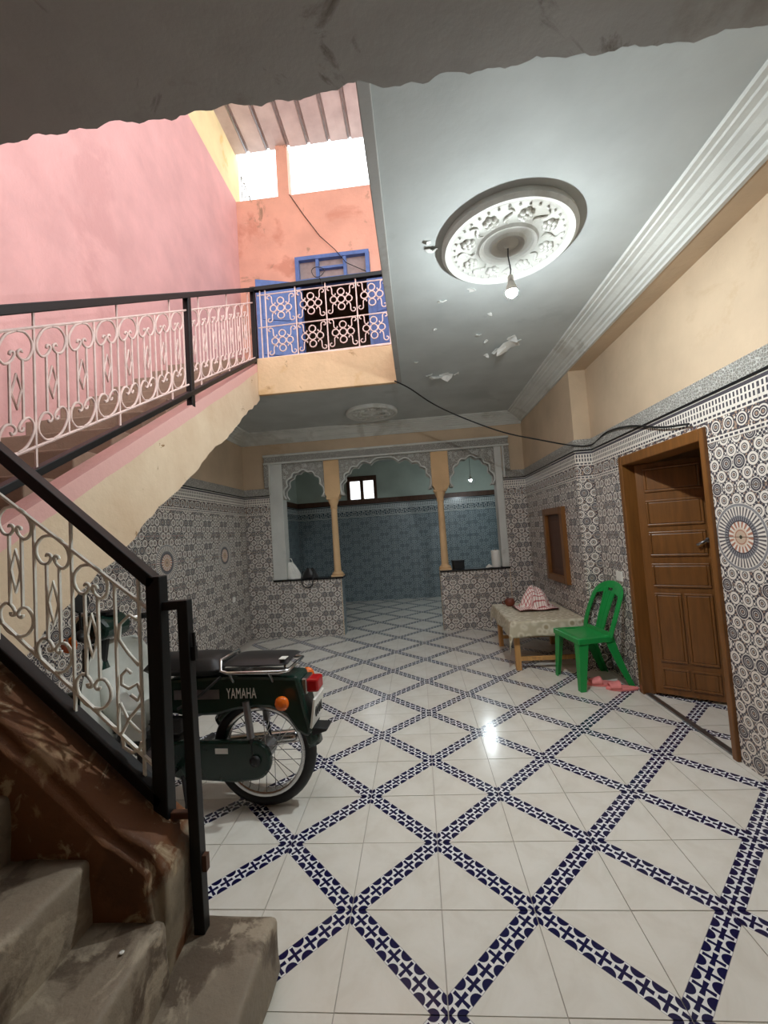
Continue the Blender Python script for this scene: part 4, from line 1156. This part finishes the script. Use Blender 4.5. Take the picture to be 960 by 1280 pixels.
# ------------------------------------------------------------------ green plastic chair (local: faces -x)
chr_ = empty('plastic_chair', (1.80, 2.235, 0), math.radians(8))
tag(chr_, 'green plastic chair with slatted back beside the door', 'chair')
def seat(u, v):
    x = -.21 + .31 * u; y = (v - .5) * (.44 - .04 * u)
    z = .425 + .012 * (abs(v - .5) * 2) ** 3 - .018 * math.sin(PI * u) - .02 * max(0, .12 - u) / .12
    return (x, y, z)
MB().grid(seat, 14, 12).build('seat', 'green_plastic', chr_, smooth=True, solid=.007)
def skirt():
    b = MB(); out = [(-.215, -.222), (-.215, .222), (.10, .198), (.10, -.198)]
    for i in range(4):
        p, q = out[i], out[(i + 1) % 4]; b.bar((p[0], p[1], .407), (q[0], q[1], .407), .012, .045)
    return b
skirt().build('seat_rim', 'green_plastic', chr_, bevel=.004)
def leg(tx, ty, fx, fy):
    b = MB(); n = 6; sx_, sy = math.copysign(1, tx), math.copysign(1, ty)
    for k in range(n):
        t0, t1 = k / n, (k + 1) / n
        pass
    vs, fs = [], []
    for k in range(n + 1):
        t = k / n; cx = tx + (fx - tx) * t ** 1.2; cy = ty + (fy - ty) * t ** 1.2; z = .415 * (1 - t); w_ = .086 - .038 * t
        # L shaped section, open inwards
        L_ = [(0, 0), (-sx_ * w_, 0), (-sx_ * w_, -sy * .008), (-sx_ * .008, -sy * .008), (-sx_ * .008, -sy * w_), (0, -sy * w_)]
        vs += [(cx + a, cy + c, z) for a, c in L_]
    for k in range(n):
        for i in range(6):
            j = (i + 1) % 6; fs.append((k * 6 + i, k * 6 + j, (k + 1) * 6 + j, (k + 1) * 6 + i))
    fs.append(tuple(range(6))); fs.append(tuple(n * 6 + i for i in range(6)))
    b.add(vs, fs); b.build('leg', 'green_plastic', chr_, bevel=.003)
leg(-.21, -.215, -.235, -.225); leg(-.21, .215, -.235, .225); leg(.11, -.195, .245, -.215); leg(.11, .195, .245, .215)
# back: reclined arch frame and slats
bx_ = lambda z: .095 + .165 * ((z - .42) / .42) ** 1.15
fr_ = []
for k in range(25):
    t = k / 24; a = PI * t
    if t < .28: y, z = -.195 - .012 * math.sin(PI * t / .28), .42 + (t / .28) * .29
    elif t > .72: y, z = .195 + .012 * math.sin(PI * (1 - t) / .28), .42 + ((1 - t) / .28) * .29
    else:
        q = (t - .28) / .44 * PI; y, z = -.195 * math.cos(q), .71 + .125 * max(0, math.sin(q)) ** .8
    fr_.append((y, z))
def ribbon(pts, w_, th=.010):
    b = MB(); vs, fs = [], []
    for i, (y, z) in enumerate(pts):
        a, c = pts[max(0, i - 1)], pts[min(len(pts) - 1, i + 1)]
        d = Vector((c[0] - a[0], c[1] - a[1])).normalized(); n_ = Vector((-d.y, d.x))
        for s_ in (-1, 1):
            yy, zz = y + n_.x * w_ * s_ / 2, z + n_.y * w_ * s_ / 2
            for e in (-1, 1): vs.append((bx_(max(zz, .42)) + e * th / 2 - .02 * (abs(y) / .2) ** 2, yy, zz))
    for i in range(len(pts) - 1):
        k = i * 4
        fs += [(k, k + 4, k + 6, k + 2), (k + 1, k + 3, k + 7, k + 5), (k, k + 1, k + 5, k + 4), (k + 2, k + 6, k + 7, k + 3)]
    fs += [(0, 2, 3, 1), (len(vs) - 4, len(vs) - 3, len(vs) - 1, len(vs) - 2)]
    b.add(vs, fs); return b
ribbon(fr_, .05, .014).build('back_frame', 'green_plastic', chr_, bevel=.003)
ribbon([(-.17, .765), (-.09, .785), (-.035, .79)], .05).build('back_crest', 'green_plastic', chr_)
ribbon([(.17, .765), (.09, .785), (.035, .79)], .05).build('back_crest', 'green_plastic', chr_)
for z in (.768, .806): ribbon([(-.05, z), (.05, z)], .014).build('grip_edge', 'green_plastic', chr_)
for k in range(5):
    y = -.056 + .028 * k
    ribbon([(y * .8, .43), (y * .9, .56), (y * 1.05, .68), (y * 1.25, .775)], .024 if k in (0, 4) else .02, .012 if k % 2 == 0 else .008).build('slat', 'green_plastic', chr_)
for k in range(4):
    y = -.042 + .028 * k
    ribbon([(y * .8, .43), (y * .9, .56), (y * 1.05, .68), (y * 1.25, .77)], .014, .004).build('slat_web', 'green_plastic', chr_)
ribbon([(-.19, .435), (.19, .435)], .045).build('back_foot', 'green_plastic', chr_)

# slippers
def slipper(loc, rz, lb):
    s_ = empty('slipper', loc, rz)
    out = []
    for k in range(24):
        a = 2 * PI * k / 24; x = .125 * math.cos(a); w_ = .045 + .008 * math.cos(a) - .008 * math.cos(2 * a)
        out.append((x, w_ * math.sin(a)))
    MB().prism(out, 'z', 0, .022).build('sole', 'pink_rubber', s_, bevel=.006)
    def st(u, v):
        a = PI * u; w_ = .052; x = .015 + .085 * v
        return (x, -w_ * (1 - .25 * v) * math.cos(a), .018 + .05 * max(0, math.sin(a)) ** .7 * (1 - .45 * v))
    MB().grid(st, 14, 6).build('strap', 'pink_rubber', s_, smooth=True, solid=.007)
    return tag(s_, lb, 'slipper', 'pair of pink slippers')
slipper((1.84, 2.14, 0), math.radians(178), 'pink slipper under the front of the green chair')
slipper((1.945, 2.02, 0), math.radians(172), 'pink slipper beside the doorway threshold')

# ------------------------------------------------------------------ small things
o = box('wall_switch', (XR - .02, 2.10, .87), (XR - .006, 2.20, .955), 'white', None, .004); tag(o, 'white square socket plate on the tiles above the green chair', 'socket')
o = MB().box((XL + .006, 3.80, .63), (XL + .022, 3.86, .70)).build('wall_socket', 'white', bevel=.004); tag(o, 'small white socket low on the left tiled wall', 'socket')
# sill things
bg = empty('plastic_bag', (-1.52, YB + .10, ZS))
def bagf(u, v):
    a = 2 * PI * u; r_ = (.085 + .02 * math.sin(3 * a + 1) + .012 * math.sin(7 * a)) * (1 - .75 * v ** 1.6) + .012 * math.sin(5 * a) * v
    return (r_ * math.cos(a) * 1.1 - .05 * v, r_ * math.sin(a) * .7, .24 * v + .01 * math.sin(3 * a) * v)
MB().grid(bagf, 28, 12).build('bag_body', 'white', bg, smooth=True)
MB().tube([(-.07, 0, .22), (-.11, 0, .28), (-.03, 0, .30), (.0, 0, .23)], .006, 6).build('handle', 'white', bg, smooth=True)
tag(bg, 'crumpled white bag standing on the left sill', 'bag')
bb = empty('black_bag', (-1.27, YB + .08, ZS))
MB().grid(lambda u, v: ((.13 - .03 * v) * math.cos(2 * PI * u) * (1 - .5 * v ** 2), .07 * math.sin(2 * PI * u) * (1 - .5 * v ** 2), .14 * v + .008 * math.sin(6 * PI * u)), 22, 8).build('bag_body', 'vinyl', bb, smooth=True)
MB().tube(smooth([(-.09, -.06, .10), (-.10, -.12, .02), (-.085, -.125, -.08), (-.02, -.13, -.13), (.05, -.125, -.10), (.075, -.12, .0), (.07, -.06, .10)]), .008, 6).build('strap', 'vinyl', bb, smooth=True)
tag(bb, 'black bag on the left sill with its strap hanging down the tiles', 'bag')
bo = empty('black_box', (.90, YB + .08, ZS), math.radians(14))
box('body', (-.075, -.06, 0), (.075, .06, .125), 'card', bo, .006); box('lid', (-.078, -.063, .10), (.078, .063, .128), 'card', bo, .004)
tag(bo, 'small black box on the right sill beside the column', 'box')
pr = empty('paper_roll', (1.44, YB + .08, ZS))
MB().lathe([(.02, 0), (.062, 0), (.064, .01), (.064, .23), (.06, .235), (.022, .235)], n=24).build('paper', 'white', pr, auto=40)
MB().lathe([(.022, .19), (.022, .237), (.018, .237), (.018, .19)], n=16, cap=False).build('core', 'wood_pale', pr)
tag(pr, 'upright white paper roll on the right sill', 'paper roll')
cw = MB().grid(lambda u, v: (.05 * (1 - v) * math.cos(2 * PI * u) + .01 * math.sin(7 * u), .04 * (1 - v) * math.sin(2 * PI * u), .045 * v ** .7 + .005 * math.sin(9 * u) * (1 - v)), 16, 6).build('crumpled_tissue', 'white', smooth=True)
cw.location = (1.33, YB + .05, ZS); tag(cw, 'crumpled white tissue beside the paper roll', 'tissue')
ps = MB().lathe([(.005, 0), (.007, .002), (.004, .004)], n=10).build('dropped_chip', 'white', smooth=True); ps.location = (-.50, -.55, .366); tag(ps, 'tiny white chip of plaster on the second concrete step', 'plaster chip')
